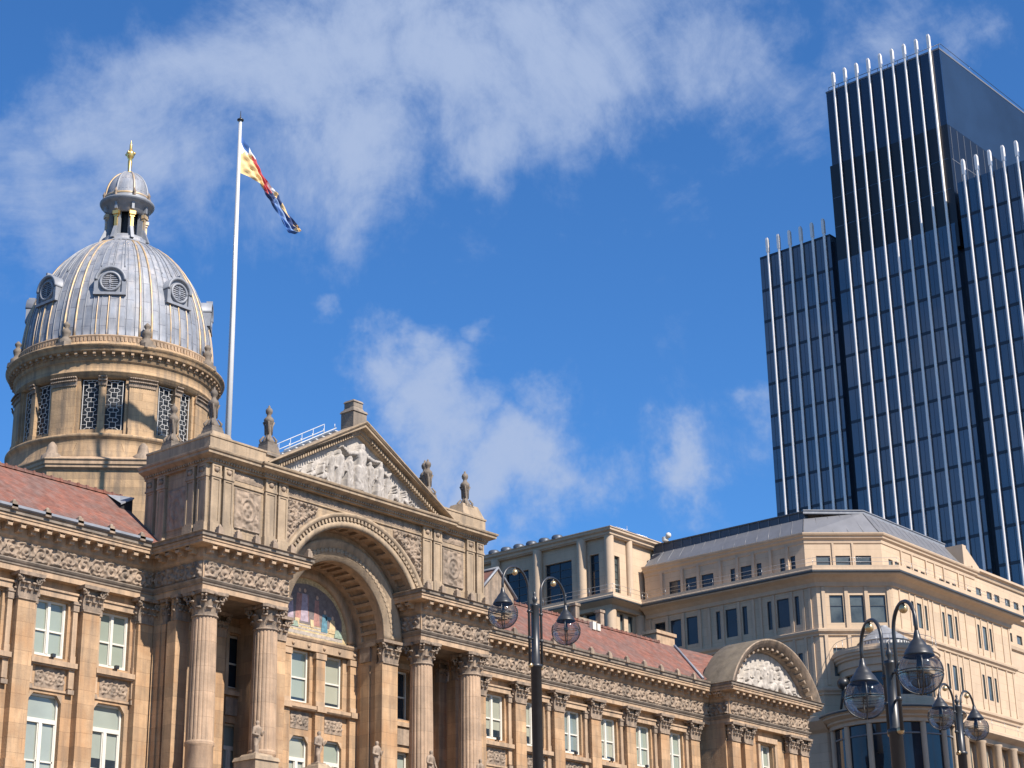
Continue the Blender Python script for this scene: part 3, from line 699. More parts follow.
# arch vaults (front arch, second arch), coffered soffits
A_ = Fr((0, 57.1), 0); RF = 4.35
va = MB()
seg = 56
def vault(fr, r, w0, w1, cof, mb, a0=0, a1=math.pi):
    """soffit with sunk coffers"""
    na = 22; ws = [w0, w0-.22*(w0-w1), w0-.78*(w0-w1), w1]
    for i in range(na):
        b0, b1 = a0+(a1-a0)*i/na, a0+(a1-a0)*(i+1)/na; g = .18*(b1-b0); seq = [b0, b0+g, b1-g, b1]
        for j in range(3):
            for k in range(3):
                sunk = (j == 1 and k == 1); rr_ = r+(cof if sunk else 0)
                q = [(seq[j], ws[k]), (seq[j+1], ws[k]), (seq[j+1], ws[k+1]), (seq[j], ws[k+1])]
                mb.add([fr.P(CX+rr_*math.cos(t), w_, zs+rr_*math.sin(t)) for t, w_ in q], [(0, 1, 2, 3)])
                if sunk:
                    for e in range(4):
                        (t0, w_0), (t1, w_1) = q[e], q[(e+1) % 4]
                        mb.add([fr.P(CX+x_*math.cos(t_), w_, zs+x_*math.sin(t_)) for x_, t_, w_ in ((r, t0, w_0), (r, t1, w_1), (rr_, t1, w_1), (rr_, t0, w_0))], [(0, 1, 2, 3)])
vault(A_, RF, 0, -1.07, .13, va); va.mark()
vault(NI, NR, 0, -1.80, .14, va)
va.build_each('arch_soffit', trim, hall)
# wall with second arch opening (Y 58.5), attic front with first arch
def wall_arch(mb, fr, u0, u1, z0, z1, cu, cz, r, w=0, n=40):
    """flat wall with a semicircular opening (from cz up)"""
    arc = [(cu+r*math.cos(math.pi*i/n), cz+r*math.sin(math.pi*i/n)) for i in range(n+1)]
    for (xa, za), (xb, zb) in zip(arc, arc[1:]):
        mb.add([fr.P(xa, w, za), fr.P(xb, w, zb), fr.P(xb, w, z1), fr.P(xa, w, z1)], [(0, 1, 2, 3)])
    if u1 > cu+r: mb.add([fr.P(cu+r, w, z0), fr.P(u1, w, z0), fr.P(u1, w, z1), fr.P(cu+r, w, z1)], [(0, 1, 2, 3)])
    if u0 < cu-r: mb.add([fr.P(u0, w, z0), fr.P(cu-r, w, z0), fr.P(cu-r, w, z1), fr.P(u0, w, z1)], [(0, 1, 2, 3)])
wa = MB(); wall_arch(wa, NI, CX-RF-.1, CX+RF+.1, zs, 25.2, CX, zs, NR+.02, .0); wa.build('arch_wall', trim, hall)
av = MB()
av.arc(NI, CX, zs, [(NR, 0), (NR, .10), (NR+.28, .10), (NR+.30, .14), (NR+.62, .14), (NR+.64, .19), (NR+.78, .19), (NR+.84, .24), (NR+.98, .24), (NR+1.0, 0)])
av.arc(A_, CX, zs, [(RF, 0), (RF-.02, .05), (RF+.26, .07), (RF+.28, .02), (RF+.44, .03), (RF+.46, .14), (RF+.58, .18), (RF+.64, .18), (RF+.66, 0)])
av.build('archivolt', attic_tr, hall)
de = MB()
for i in range(64):
    a = math.pi*(i+.5)/64; 
    fr2 = A_; r0, r1 = RF+.30, RF+.46
    da = .013
    pts = [A_.P(CX+r_*math.cos(t), w_, zs+r_*math.sin(t)) for w_ in (0, .13) for r_, t in ((r0, a-da), (r0, a+da), (r1, a+da), (r1, a-da))]
    de.add(pts, [(0, 1, 2, 3), (4, 5, 6, 7), (0, 1, 5, 4), (1, 2, 6, 5), (2, 3, 7, 6), (3, 0, 4, 7)])
de.arc(A_, CX, zs, [(RF+.33, .0), (RF+.33, .05), (RF+.43, .05), (RF+.43, .0)]); de.mark()
for i in range(44):      # fret on second arch face
    a = math.pi*(i+.5)/44; r0, r1 = NR+.36, NR+.56; da = .02
    pts = [NI.P(CX+r_*math.cos(t), w_, zs+r_*math.sin(t)) for w_ in (.12, .17) for r_, t in ((r0, a-da), (r0, a+da), (r1, a+da), (r1, a-da))]
    de.add(pts, [(0, 1, 2, 3), (4, 5, 6, 7), (0, 1, 5, 4), (1, 2, 6, 5), (2, 3, 7, 6), (3, 0, 4, 7)])
de.arc(NI, CX, zs, [(NR+.40, .13), (NR+.40, .15), (NR+.52, .15), (NR+.52, .13)]); de.build_each('arch_ornament', attic_tr, hall)
# tympanum
TR = 2.60
ty = MB(); wall_arch(ty, NW, CX-NR-.02, CX+NR+.02, 20.32, 23.75, CX, zs, TR, 0.02); 
ty.arc(NW, CX, zs, [(TR, -.1), (TR, .06), (TR+.08, .10), (TR+.26, .10), (TR+.30, .04), (TR+.44, .05), (TR+.46, 0)])
ty.build('tympanum_frame', trim, hall)
n = 40
tyb = MB(); tyb.poly([NW.P(CX+(TR+.03)*math.cos(math.pi*i/n), -.08, zs+(TR+.03)*math.sin(math.pi*i/n)) for i in range(n+1)]+[NW.P(CX-TR, -.08, 20.30), NW.P(CX+TR, -.08, 20.30)])
mos = tyb.build('mosaic', mos_gold, hall)
def mosaic_patch(col, polys, k):
    m = mat('mosaic_tesserae_%s' % k, col, rough=.6, var=.3, scale=7); mb = MB()
    for i, p in enumerate(polys):
        wv = -.076+.004*k_i[0]; mb.poly([NW.P(CX+x, wv, zs+z) for x, z in p])
    k_i[0] += 1; mb.build('mosaic_patch', m, mos)
k_i = [0]
def robe(x, h, b=.16, z0=.32): return [(x-b*1.25, z0), (x+b*1.25, z0), (x+b*.95, z0+h*.5), (x+b*.8, z0+h*.82), (x-b*.8, z0+h*.82), (x-b*.95, z0+h*.5)]
def head(x, z, r=.085): return [(x+r*math.cos(t*.785), z+r*1.2*math.sin(t*.785)) for t in range(8)]
mosaic_patch((.33, .29, .25), [[(-2.3, -.02), (2.3, -.02), (2.3, .14), (-2.3, .14)], [(-1.7, .22), (1.3, .22), (1.3, .30), (-1.7, .30)], [(-1.4, .38), (1.0, .38), (1.0, .45), (-1.4, .45)]], 'steps')
mosaic_patch((.15, .125, .12), [[(-2.25, .5), (2.25, .5)]+[(2.3*math.cos(t*.2618), .5+1.85*math.sin(t*.2618)) for t in range(1, 12)]], 'sky')
mosaic_patch((.33, .17, .14), [robe(-1.45, 1.1), robe(-.48, 1.5, .2, .62), robe(.62, 1.45, .16, .5), robe(-.02, 1.5, .12, .62)], 'red')
mosaic_patch((.33, .27, .31), [robe(-.15, 1.55, .20, .6), robe(-1.0, 1.2, .16, .45)], 'lilac')
mosaic_patch((.09, .20, .25), [robe(1.12, 1.0, .17, .30), [(1.2, .85), (1.55, .95), (1.55, 1.05), (1.18, 1.05)]], 'teal')
mosaic_patch((.50, .38, .22), [robe(-1.9, .8, .14), robe(1.62, .75, .18), [(-.7, .35), (-.5, .35), (-.45, .7), (-.75, .7)], [(.25, .4), (.45, .4), (.42, .75), (.22, .75)]], 'ochre')
mosaic_patch((.50, .33, .24), [head(x, z) for x, z in ((-1.45, 1.32), (-.48, 2.0), (-.15, 2.02), (.62, 1.82), (1.12, 1.22), (-1.0, 1.55), (1.62, 1.02), (-1.9, 1.08))], 'skin')
mosaic_patch((.22, .28, .22), [[(1.75, .15), (2.3, .15), (2.1, .55), (1.8, .5)], [(-.95, .3), (-.8, .55), (-.6, .55), (-.5, .3)]], 'green')

# ---- attic block
AX0, AX1 = 49.07, 66.40
AT = Fr((0, 57.1), 0); at = MB()
wall_arch(at, AT, AX0, AX1, 22.58, 26.0, CX, zs, RF+.02, 0) if False else None
n = 48; arc_pts = [(CX+(RF+.01)*math.cos(math.pi*i/n), zs+(RF+.01)*math.sin(math.pi*i/n)) for i in range(n+1)]
ap_ = [p for p in arc_pts if p[1] >= 22.58]; xe = ap_[0][0]
for (xa, za), (xb, zb) in zip(ap_, ap_[1:]): at.add([AT.P(xa, 0, za), AT.P(xb, 0, zb), AT.P(xb, 0, 26.2), AT.P(xa, 0, 26.2)], [(0, 1, 2, 3)])
xl = ap_[-1][0]
for a, b in ((AX0, xl), (xe, AX1)): at.add([AT.P(a, 0, 22.58), AT.P(b, 0, 22.58), AT.P(b, 0, 26.2), AT.P(a, 0, 26.2)], [(0, 1, 2, 3)])
at.box(WORLD, AX0, AX0+.3, -61.1, -57.101, 22.58, 26.2); at.box(WORLD, AX1-.3, AX1, -61.1, -57.101, 22.58, 26.2)
at.add([(AX0, 61.1, 20), (AX1, 61.1, 20), (AX1, 61.1, 26.2), (AX0, 61.1, 26.2)], [(0, 1, 2, 3)])
# haunch masses above portico inner sides, back wall over vault
at.add([NI.P(xl-.2, .0, 20.5), NI.P(CX-RF, .0, 20.5), NI.P(CX-RF, .0, 22.6), NI.P(xl-.2, .0, 22.6)], [(0, 1, 2, 3)])
at.build('attic_wall', attic_st, hall)
AP = [(49.10, 49.61), (49.77, 50.32), (52.14, 52.78), (52.90, 53.45), (62.10, 62.70), (62.84, 63.40), (65.20, 65.76), (65.92, 66.42)]
apm = MB(); ac = MB()
AT2 = AT
def panelled(mb, fr, a, b, z0, z1, w0, w1):
    mb.box(fr, a+.01, b-.01, w0, w1-.035, z0+.01, z1-.01); e = .09
    mb.box(fr, a, a+e, w0, w1, z0, z1); mb.box(fr, b-e, b, w0, w1, z0, z1); mb.box(fr, a+e, b-e, w0, w1, z0, z0+e*1.3); mb.box(fr, a+e, b-e, w0, w1, z1-e, z1)
SL = Fr((AX0, 61.1), -math.pi/2)      # left face of the attic, u from back
APS = [(.10, .62), (.85, 1.35), (2.70, 3.22), (3.42, 3.98)]
for fr, lst in ((AT, AP), (SL, APS)):
    for a, b in lst:
        apm.mark(); ac.mark(); panelled(apm, fr, a, b, 23.30, 25.30, 0, .14); panelled(apm, fr, a, b, 25.38, 25.86, 0, .16)
        apm.box(fr, a-.03, b+.03, 0, .18, 25.30, 25.38); apm.box(fr, a-.04, b+.04, 0, .20, 22.85, 23.30)
        ac.ball(tuple(fr.P((a+b)/2, .12, 25.62)), .13, 8, sz=1)
apm.build_each('attic_pilaster', attic_tr, hall)
ac.build_each('rosette', carved, hall)
APA = [(AX0, 61.1), (AX0, 57.1), (52.08, 57.1), (52.08, 56.97), (63.46, 56.97), (63.46, 57.1), (AX1+.08, 57.1), (AX1+.08, 61.1)]
AEN = [(0, 25.86), (.17, 25.87), (.17, 25.95), (.21, 25.97), (.21, 26.02), (.26, 26.05), (.46, 26.14), (.50, 26.16), (.50, 26.26), (.56, 26.30), (.58, 26.36), (.58, 26.39), (0, 26.42)]
m = MB().sweep(APA, AEN)
PAR = [(0, 26.36), (.12, 26.40), (.12, 27.02), (.16, 27.04), (.16, 27.12), (-.3, 27.14), (-.3, 26.36)]
mp_ = MB().sweep([(AX0, 61.1), (AX0, 57.1), (52.9, 57.1)], PAR).mark().sweep([(62.6, 57.1), (AX1+.08, 57.1), (AX1+.08, 61.1)], PAR); mp_.build_each('attic_parapet', attic_tr, hall) 
m.sweep(APA, [(0, 22.58), (.22, 22.6), (.22, 22.82), (0, 22.86)]) if False else None
m.build('attic_cornice', attic_tr, hall)
bs = MB()
for a, b in ((AX0, xl-.15), (xe+.15, AX1)): bs.box(AT, a, b, 0, .20, 22.61, 22.86)
bs.box(SL, 0, 4.0, 0, .2, 22.61, 22.86); bs.box(SL, 0, 4.0, .0, .03, 24.0, 24.02)
bs.build('attic_base', attic_tr, hall)
dn = MB()
for pth in ([(AX0, 60.9), (AX0, 57.2)], [(AX0+.05, 57.1), (51.9, 57.1)], [(52.15, 56.97), (63.4, 56.97)], [(63.6, 57.1), (AX1, 57.1)]): along(pth, .15, lambda fr, u: dn.box(fr, u-.045, u+.045, .15, .27, 25.95, 26.045), .03)
dn.sweep(APA, [(.14, 25.96), (.17, 25.96), (.17, 26.03), (.14, 26.03)]); dn.build('dentil_course', attic_tr, hall)
# fret band under the attic cornice (between pilasters), carved panels, spandrels
car = []
for a, b in ((50.38, 52.08), (63.46, 65.14)):
    car.append(relief('p', AT, a+.12, b-.12, 23.35, 25.15, .02, .035, roundel((a+b)/2, 24.25, (b-a)/2-.12, .90, .09, int(a)), carved, hall, build=False))
    car.append(relief('p', AT, a, b, 25.45, 25.82, .02, .05, scrolls(25.45, .37, .2, .05, a, 9), attic_tr, hall, build=False))
car.append(relief('p', SL, 1.45, 2.6, 23.35, 25.15, .02, .05, roundel(2.02, 24.25, .58, .9, .06, 3), carved, hall, build=False))
car.append(relief('p', AT, 53.55, 62.0, 25.50, 25.82, .02, .045, scrolls(25.5, .32, .17, .05, 53.5, 9), attic_tr, hall, build=False))
def spd(U, Z):
    r = np.hypot(U-CX, Z-zs); ins = (r > RF+.85) & (Z < 25.30) & (Z > 22.95)
    e = np.minimum.reduce([(r-RF-.72)*.9, 25.42-Z, np.minimum(abs(U-53.5), abs(U-62.05))])
    return np.where(ins, .07*vnoise(U, Z, 8, 4)+.06*(vnoise(U, Z, 15, 6) > .5), 0)+.07*((e > .10) & (e < .26))*(np.mod((U+Z)*4.2, 1) > .35)
for a, b in ((53.52, 55.3), (60.2, 62.05)):
    car.append(relief('s', AT, a, b, 23.0, 25.38, .01, .035, spd, carved, hall, build=False, mask=lambda U, Z: np.hypot(U-CX, Z-zs) > RF+.68))
merge(car).build_each('carved_panel', carved, hall, clean=False)
bnd = MB().box(AT, 50.34, 52.1, 0, .06, 25.22, 25.34); bnd.box(AT, 63.44, 65.16, 0, .06, 25.22, 25.34); bnd.box(AT, 53.5, 62.08, 0, .07, 25.40, 25.47); bnd.build('string_course', attic_tr, hall)
# ---- pediment
PT = Fr((0, 56.97), 0); apex = 29.80; hwp = 5.95; zb = 26.42; slope = (apex-zb-.02)/hwp
pe = MB()
def rake(mb, prof, w_scale=1):
    """prof: (outward w, drop below top line)"""
    ang = math.atan(slope); ca = math.cos(ang)
    k = len(prof); rows = []
    for uu_, zt in ((CX-hwp, zb+.02), (CX, apex), (CX+hwp, zb+.02)):
        rows.append([PT.P(uu_, wv, max(zt-dz/ca, zb-.06)) for wv, dz in prof])
    vs = [v for r in rows for v in r]
    mb.add(vs, [(i*k+q, (i+1)*k+q, (i+1)*k+q+1, i*k+q+1) for i in range(2) for q in range(k-1)])
RK = [(-.5, .5), (-.5, 0), (.58, 0), (.58, .05), (.52, .12), (.48, .13), (.48, .24), (.20, .27), (.18, .40), (.10, .42), (.10, .50), (0, .52), (-.35, .52)]
rake(pe, RK)
pe.build('pediment_cornice', attic_tr, hall)
pd = MB(); ang = math.atan(slope)
for s in (-1, 1):
    L_ = hwp/math.cos(ang); nn_ = int((L_-1.2)/.16)
    for i in range(nn_):
        t = .5+(L_-1.1)*i/nn_; u = CX+s*(hwp-t*math.cos(ang)); z = zb+t*math.sin(ang)
        pd.box(PT, u-.04, u+.04, .08, .28, z-.42/math.cos(ang), z-.29/math.cos(ang))
    pd.mark()
pd.build_each('dentil_course', attic_tr, hall)
tp = MB(); tp.poly([PT.P(CX-hwp, -.12, zb), PT.P(CX+hwp, -.12, zb), PT.P(CX, -.12, apex)]); tp.build('tympanum_wall', pale_rel, hall)
figs = []
hts = [(-3.75, .42, 'recline', 1), (-2.95, .62, 'sit', 1), (-2.35, .70, 'sit', 1), (-1.75, 1.55, 'reach', 1), (-1.25, 1.72, 'stand', -1), (-.72, 1.55, 'stand', 1), (-.02, 2.30, 'arms', 1),
       (.66, 1.62, 'stand', -1), (1.22, 1.68, 'reach', 1), (1.78, 1.42, 'stand', -1), (2.45, .72, 'sit', -1), (2.98, .58, 'sit', -1), (3.7, .42, 'recline', -1)]
for i, (x, h, po, d) in enumerate(hts):
    figs += figure(CX+x*1.02, zb+.06, h, po, d, base=.16+.07*((i*7) % 3)+(.14 if po == 'arms' else 0))
for i in range(14):
    x = random.uniform(-3.9, 3.9); zt = min(.8, (hwp-abs(x))*slope-.7)
    if zt > .2: figs.append((CX+x, zb+.05, .10, CX+x+random.uniform(-.2, .2), zb+random.uniform(.1, min(.5, zt)), .08, .03))
relief('pediment_sculpture', PT, CX-5.0, CX+5.0, zb+.03, apex-.6, -.11, .026, lambda U, Z: caps(figs)(U, Z), grey_rel, hall, mask=lambda U, Z: (Z-zb) < (hwp-abs(U-CX))*slope-.56)
# apex pedestal
am = MB(); am.box(PT, CX-.43, CX+.43, -.7, .1, apex-.35, apex+.52); am.frustum(PT, CX-.48, CX+.48, -.75, .15, apex+.52, apex+.64, .05)
am.frustum(PT, CX-.38, CX+.32, -.65, .05, apex+.64, apex+.80, .06); am.box(PT, CX-.33, CX+.26, -.6, .0, apex+.80, apex+1.02); am.frustum(PT, CX-.37, CX+.30, -.64, .04, apex+1.02, apex+1.12, .05)
pr_ = MB().add([PT.P(CX-hwp+.6, -.5, zb), PT.P(CX, -.5, apex-.55), PT.P(CX+hwp-.6, -.5, zb), PT.P(CX-hwp+.6, -4, zb), PT.P(CX, -4, apex-.55), PT.P(CX+hwp-.6, -4, zb)], [(0, 1, 4, 3), (1, 2, 5, 4), (3, 4, 5)]); pr_.build('pediment_roof', lead_pl, hall)
am.build('apex_pedestal', soot_shade, hall)
# pediment roof rail
rl = MB()
for i in range(6):
    t = i/5; x = 55.2+3.6*t; z = 28.75+2.08*t; 
    rl.tube([(x, 60.3, z-.5), (x, 60.3, z)], .014, 5); rl.tube([(x, 59.6, z-.35), (x, 59.6, z-.15)], .02, 5)
rl.tube([(55.2, 60.3, 28.75), (58.8, 60.3, 30.83)], .022, 6); rl.tube([(55.2, 60.3, 28.45), (58.8, 60.3, 30.53)], .022, 6); rl.tube([(55.6, 59.6, 28.6), (58.9, 59.6, 30.5)], .03, 6)
for i in range(9):
    x = 55.5+.42*i; z = 28.35+.243*i; rl.box(WORLD, x-.12, x+.12, -60.3, -59.5, z, z+.05)
rl.build('roof_walkway', polem, hall)
# finials on the attic
fin = MB(); fin.frustum(WORLD, -.46, .46, -.46, .46, 0, .14, .03); fin.frustum(WORLD, -.40, .40, -.40, .40, .14, .55, .08); fin.box(WORLD, -.30, .30, -.30, .30, .55, .68)
fin.lathe((0, 0, 0), [(.27, .68), (.30, .76), (.24, .86), (.20, .95), (.145, 1.02), (.13, 1.2), (.125, 1.5), (.16, 1.62), (.22, 1.70), (.235, 1.80), (.19, 1.88), (.11, 1.96), (.09, 2.06), (.15, 2.14), (.165, 2.24), (.13, 2.33), (.05, 2.40), (.05, 2.46), (.001, 2.52)], 12)
for k in range(4):
    a = k*math.pi/2+.785; o = Vector((math.cos(a), math.sin(a), 0)); fin.tube([o*.30+Vector((0, 0, .68)), o*.36+Vector((0, 0, .84)), o*.20+Vector((0, 0, 1.04))], [.07, .06, .035], 6)
    fin.tube([o*.14+Vector((0, 0, 1.1)), o*.16+Vector((0, 0, 1.5)), o*.24+Vector((0, 0, 1.7))], .042, 6)
dark_st = mat('blackened_sandstone', (.165, .135, .105), var=.3, scale=3, bump=.5, bscale=9, streak=.5)
f0 = bakeable(fin, 'finial', dark_st, hall, (0, 0, 0))
for i, (x, y, z, sc) in enumerate([(49.5, 57.5, 26.95, 1), (49.5, 60.1, 26.85, 1), (52.55, 57.35, 26.95, .98), (65.7, 57.5, 27.0, 1), (62.85, 57.35, 26.95, .98), (66.2, 60.6, 26.9, 1.5)]):
    if i == 5: z = 28.0; sc = 1.15
    o = f0 if i == 0 else f0.copy()
    if i: C.objects.link(o)
    o.location = Vector((x, y, z))-Vector(hall.location); o.scale = (sc, sc, sc)
pc = MB(); pc.frustum(WORLD, 65.0, 66.6, -58.3, -57.0, 27.1, 27.75, .25); pc.mark(); pc.box(WORLD, 65.4, 66.5, -61.1, -60.0, 26.4, 28.0); pc.mark(); pc.frustum(WORLD, 49.05, 50.2, -58.1, -57.0, 27.1, 27.35, .1); pc.build_each('finial_plinth', attic_tr, hall)
at2 = MB(); at2.box(WORLD, AX0+.2, AX1-.2, -61.0, -57.3, 26.3, 26.9); at2.build('attic_roof', lead_pl, hall)

# ---- wing roofs
rf = MB()
def roofplane(mb, x0, x1, y0, z0, y1, z1, cut0=0, cut1=0): mb.add([(x0, y0, z0), (x1, y0, z0), (x1+cut1, y1, z1), (x0+cut0, y1, z1)], [(0, 1, 2, 3)])
roofplane(rf, 28, 48.95, 59.55, 22.68, 63.0, 25.6); roofplane(rf, 28, 48.95, 66.45, 22.68, 63.0, 25.6)
rf.mark(); roofplane(rf, 66.7, 88.9, 59.55, 22.68, 63.0, 25.6, 0, 2.0); roofplane(rf, 66.7, 88.9, 66.45, 22.68, 63.0, 25.6, 0, 2.0)
rf.build_each('tiled_roof', tile, hall)
rd = MB()
for a, b in ((28, 49), (66.7, 88.8)):
    x = a
    rd.mark()
    while x < b:
        rd.box(WORLD, x, x+.40, -63.12, -62.88, 25.56, 25.68); rd.box(WORLD, x+.36, x+.46, -63.14, -62.86, 25.56, 25.72); x += .46
rd.build_each('ridge_tiles', tile, hall)
# cross roof (hip) next to segmental pavilion
cr = MB(); cr.add([(88.9, 59.7, 22.85), (90.9, 63.0, 25.61), (92.8, 66.0, 26.5), (98.5, 66.0, 26.5), (94.5, 59.7, 24.5)], [(0, 1, 2, 3, 4)])
cr.build('cross_roof', tile, hall)
vf = MB().tube([(90.9, 63.0, 25.68), (89.9, 61.3, 24.25), (88.95, 59.75, 22.95)], .08, 6); vf.build('valley_flashing', lead_pl, hall)
lf = MB().box(WORLD, 29, 90, -66.6, -60.3, 22.2, 22.5); lf.build('roof_deck', dark, hall)
# roof dormer left of attic
dr = MB(); dr.add([(48.35, 61.9, 24.95), (49.05, 61.9, 25.35), (49.05, 62.9, 25.65), (48.35, 62.9, 25.55), (48.35, 61.9, 24.88), (49.05, 61.9, 25.28)], [(0, 1, 2, 3), (0, 1, 5, 4)]); dr.build('roof_dormer', lead_pl, hall)
MB().add([(48.45, 62.0, 24.5), (49.05, 62.0, 24.5), (49.05, 62.0, 25.3), (48.45, 62.0, 24.95)], [(0, 1, 2, 3)]).build('dormer_window', dark, hall)
# chimney on the right wing, small tiled gable, two stone posts
ch = MB(); ch.box(WORLD, 91.2, 93.1, -65.4, -64.5, 25.0, 26.75); ch.box(WORLD, 91.1, 93.2, -65.5, -64.4, 26.75, 26.95); ch.box(WORLD, 91.15, 93.15, -65.45, -64.45, 26.1, 26.18); ch.build('chimney', trim, hall)
ga = MB(); zg = 24.0
ga.add([(70.9, 61, zg), (73.5, 61, zg), (73.5, 61, 25.3), (72.2, 61, 26.4), (70.9, 61, 25.2)], [(0, 1, 2, 3, 4)])
ga.build('roof_gable', carved, hall)
gl = MB().tube([(70.7, 60.95, 25.0), (72.2, 60.95, 26.5), (73.7, 60.95, 25.1)], .09, 5); gl.tube([(72.2, 60.95, 26.5), (72.2, 64, 26.5)], .09, 5); gl.build('gable_coping', lead_pl, hall)
ga = MB().add([(70.8, 61, 25.0), (72.2, 61, 26.45), (72.2, 64.5, 26.45), (70.8, 64.5, 25.0)], [(0, 1, 2, 3)]); ga.build('gable_roof', tile, hall)
po = MB()
for x in (81.45, 83.75): po.mark(); po.box(WORLD, x-.17, x+.17, -63.3, -62.95, 25.4, 26.45); po.box(WORLD, x-.23, x+.23, -63.36, -62.9, 26.45, 26.6)
po.mark(); po.box(WORLD, 81.62, 83.58, -63.5, -63.2, 25.4, 25.95)
po.build_each('roof_post', carved, hall)
vt = MB().box(WORLD, 82.0, 82.3, -62.55, -62.3, 25.1, 25.55); vt.box(WORLD, 82.4, 82.7, -62.55, -62.3, 25.1, 25.5); vt.build('roof_vent', white, hall)

# ---- segmental pavilion at the right end
SP = Fr((0, 58.6), 0); sx = 93.96; sr = 5.28; sz = 20.42
sp_ = MB(); sp_.wall(Fr((0, 59.0), 0), 89.8, 98.1, 0, 20.42, [(93.2, 94.7, 17.4, 19.66), (93.2, 94.7, 12.4, 15.9)], 0, .4); sp_.box(WORLD, 89.74, 90.1, -66, -58.98, 0, 20.42); sp_.box(WORLD, 97.8, 98.16, -66, -58.98, 0, 20.42)
sp_.box(WORLD, 89.8, 98.1, -66, -59.2, 22.3, 22.56)
sp_.build('pavilion_wall', ashlar, hall)
for i, x in enumerate((90.25, 91.55, 96.35, 97.65)):
    m = MB(); m.box(SP, x-.41, x+.41, -.5, 0, 0, ZC0); m.build('pilaster', ashlar, hall); put('f', cap_f0, (x, 58.6, ZC0))
window('sash', 93.95, 59.25, 17.44, 19.66, .73); window('casement', 93.95, 59.25, 12.4, 15.93, .72, blind_w)
m = MB(); 
for s in (-1, 1): m.box(Fr((0, 59), 0), 93.95+s*.9-.11, 93.95+s*.9+.11, 0, .16, 17.2, 19.6)
m.box(Fr((0, 59), 0), 92.9, 95.0, 0, .2, 19.75, 20.05); m.box(Fr((0, 59), 0), 92.9, 95.0, 0, .28, 17.04, 17.24); m.build('window_surround', trim, hall)
a_end = math.asin((22.56-sz)/sr)
m = MB(); m.arc(SP, sx, sz, [(sr, -1.3), (sr, .76), (sr-.06, .76), (sr-.10, .70), (sr-.22, .68), (sr-.24, .62), (sr-.40, .60), (sr-.42, .14), (sr-.62, .12), (sr-.66, -.1)], a_end-.06, math.pi-a_end+.06, 48)
m.build('segmental_cornice', carved, hall)
m = MB(); m.arc(SP, sx, sz, [(sr+.05, -1.5), (sr+.05, .70), (sr-.01, .70)], a_end-.02, math.pi-a_end+.02, 40); m.build('barrel_roof', moss, hall)
m = MB()
for i in range(19):
    a = a_end+.12+(math.pi-2*a_end-.24)*i/18; u, z = sx+(sr-.52)*math.cos(a), sz+(sr-.52)*math.sin(a)
    m.mark(); t = Vector((-math.sin(a), math.cos(a))); nrm = Vector((math.cos(a), math.sin(a)))
    pts = []
    for w_ in (.08, .52):
        for x_, y_ in ((-.11, -.07), (.11, -.07), (.11, .09), (-.11, .09)): pts.append(SP.P(u+t.x*x_+nrm.x*y_, w_, z+t.y*x_+nrm.y*y_))
    m.add(pts, [(0, 1, 2, 3), (4, 5, 6, 7), (0, 1, 5, 4), (1, 2, 6, 5), (2, 3, 7, 6), (3, 0, 4, 7)])
m.build_each('modillion', carved, hall)
m = MB(); m.poly([SP.P(sx+(sr-.3)*math.cos(a), -.1, sz+(sr-.3)*math.sin(a)) for a in [a_end+(math.pi-2*a_end)*i/30 for i in range(31)]]); m.build('tympanum_wall', soot_shade, hall)
figs2 = []
for i, (x, h, po_, d) in enumerate([(-3.1, .55, 'recline', 1), (-2.3, .85, 'sit', 1), (-1.75, 1.2, 'stand', 1), (-1.15, 1.0, 'sit', 1), (-.6, 1.5, 'reach', 1), (0, 1.15, 'sit', 1), (.0, 1.75, 'stand', 1), (.55, 1.45, 'reach', -1), (1.1, 1.2, 'sit', -1), (1.6, 1.05, 'sit', -1), (2.2, .8, 'sit', -1), (2.9, .5, 'recline', -1)]):
    figs2 += figure(sx+x, 22.6, h*1.12, po_, d, base=.16+.09*(i % 3))
for i in range(12):
    x = random.uniform(-3.3, 3.2); figs2.append((sx+x, 22.6, .13, sx+x+random.uniform(-.3, .3), 22.6+random.uniform(.2, .25+1.2*(1-abs(x)/4)), .10, .05))
relief('tympanum_sculpture', SP, sx-4.2, sx+4.2, 22.58, 25.2, -.09, .032, caps(figs2), pale_rel, hall, mask=lambda U, Z: np.hypot(U-sx, Z-sz) < sr-.72)

# ---- porch with pedestals in front of the portico
pb = MB(); pb.box(WORLD, 49.4, 66.0, -56.6, -55.0, 0, 12.45); pb.sweep([(49.4, 56.6), (49.4, 55.0), (66.0, 55.0), (66.0, 56.6)], [(0, 12.2), (.3, 12.4), (.3, 12.6), (0, 12.62)]); pb.build('porch', ashlar, hall)
STX = [50.85, 54.28, 57.72, 61.12, 64.45]
pb = MB()
for i, x in enumerate(STX):
    pb.mark(); hw = .62 if i in (0, 4) else .45; pb.box(WORLD, x-hw, x+hw, -55.6-hw, -55.6+hw, 12.6, 13.5); pb.frustum(WORLD, x-hw-.06, x+hw+.06, -55.6-hw-.06, -55.6+hw+.06, 13.5, 13.66, .06); pb.frustum(WORLD, x-hw*.8, x+hw*.8, -55.6-hw*.8, -55.6+hw*.8, 13.66, 13.78, .08)
pb.build_each('statue_pedestal', attic_tr, hall)

# ---- dome
DX, DY = CX, 74.9
oc = [(DX+6.1*math.cos(R(22.5+45*k)), DY+6.1*math.sin(R(22.5+45*k))) for k in range(8)][::-1]
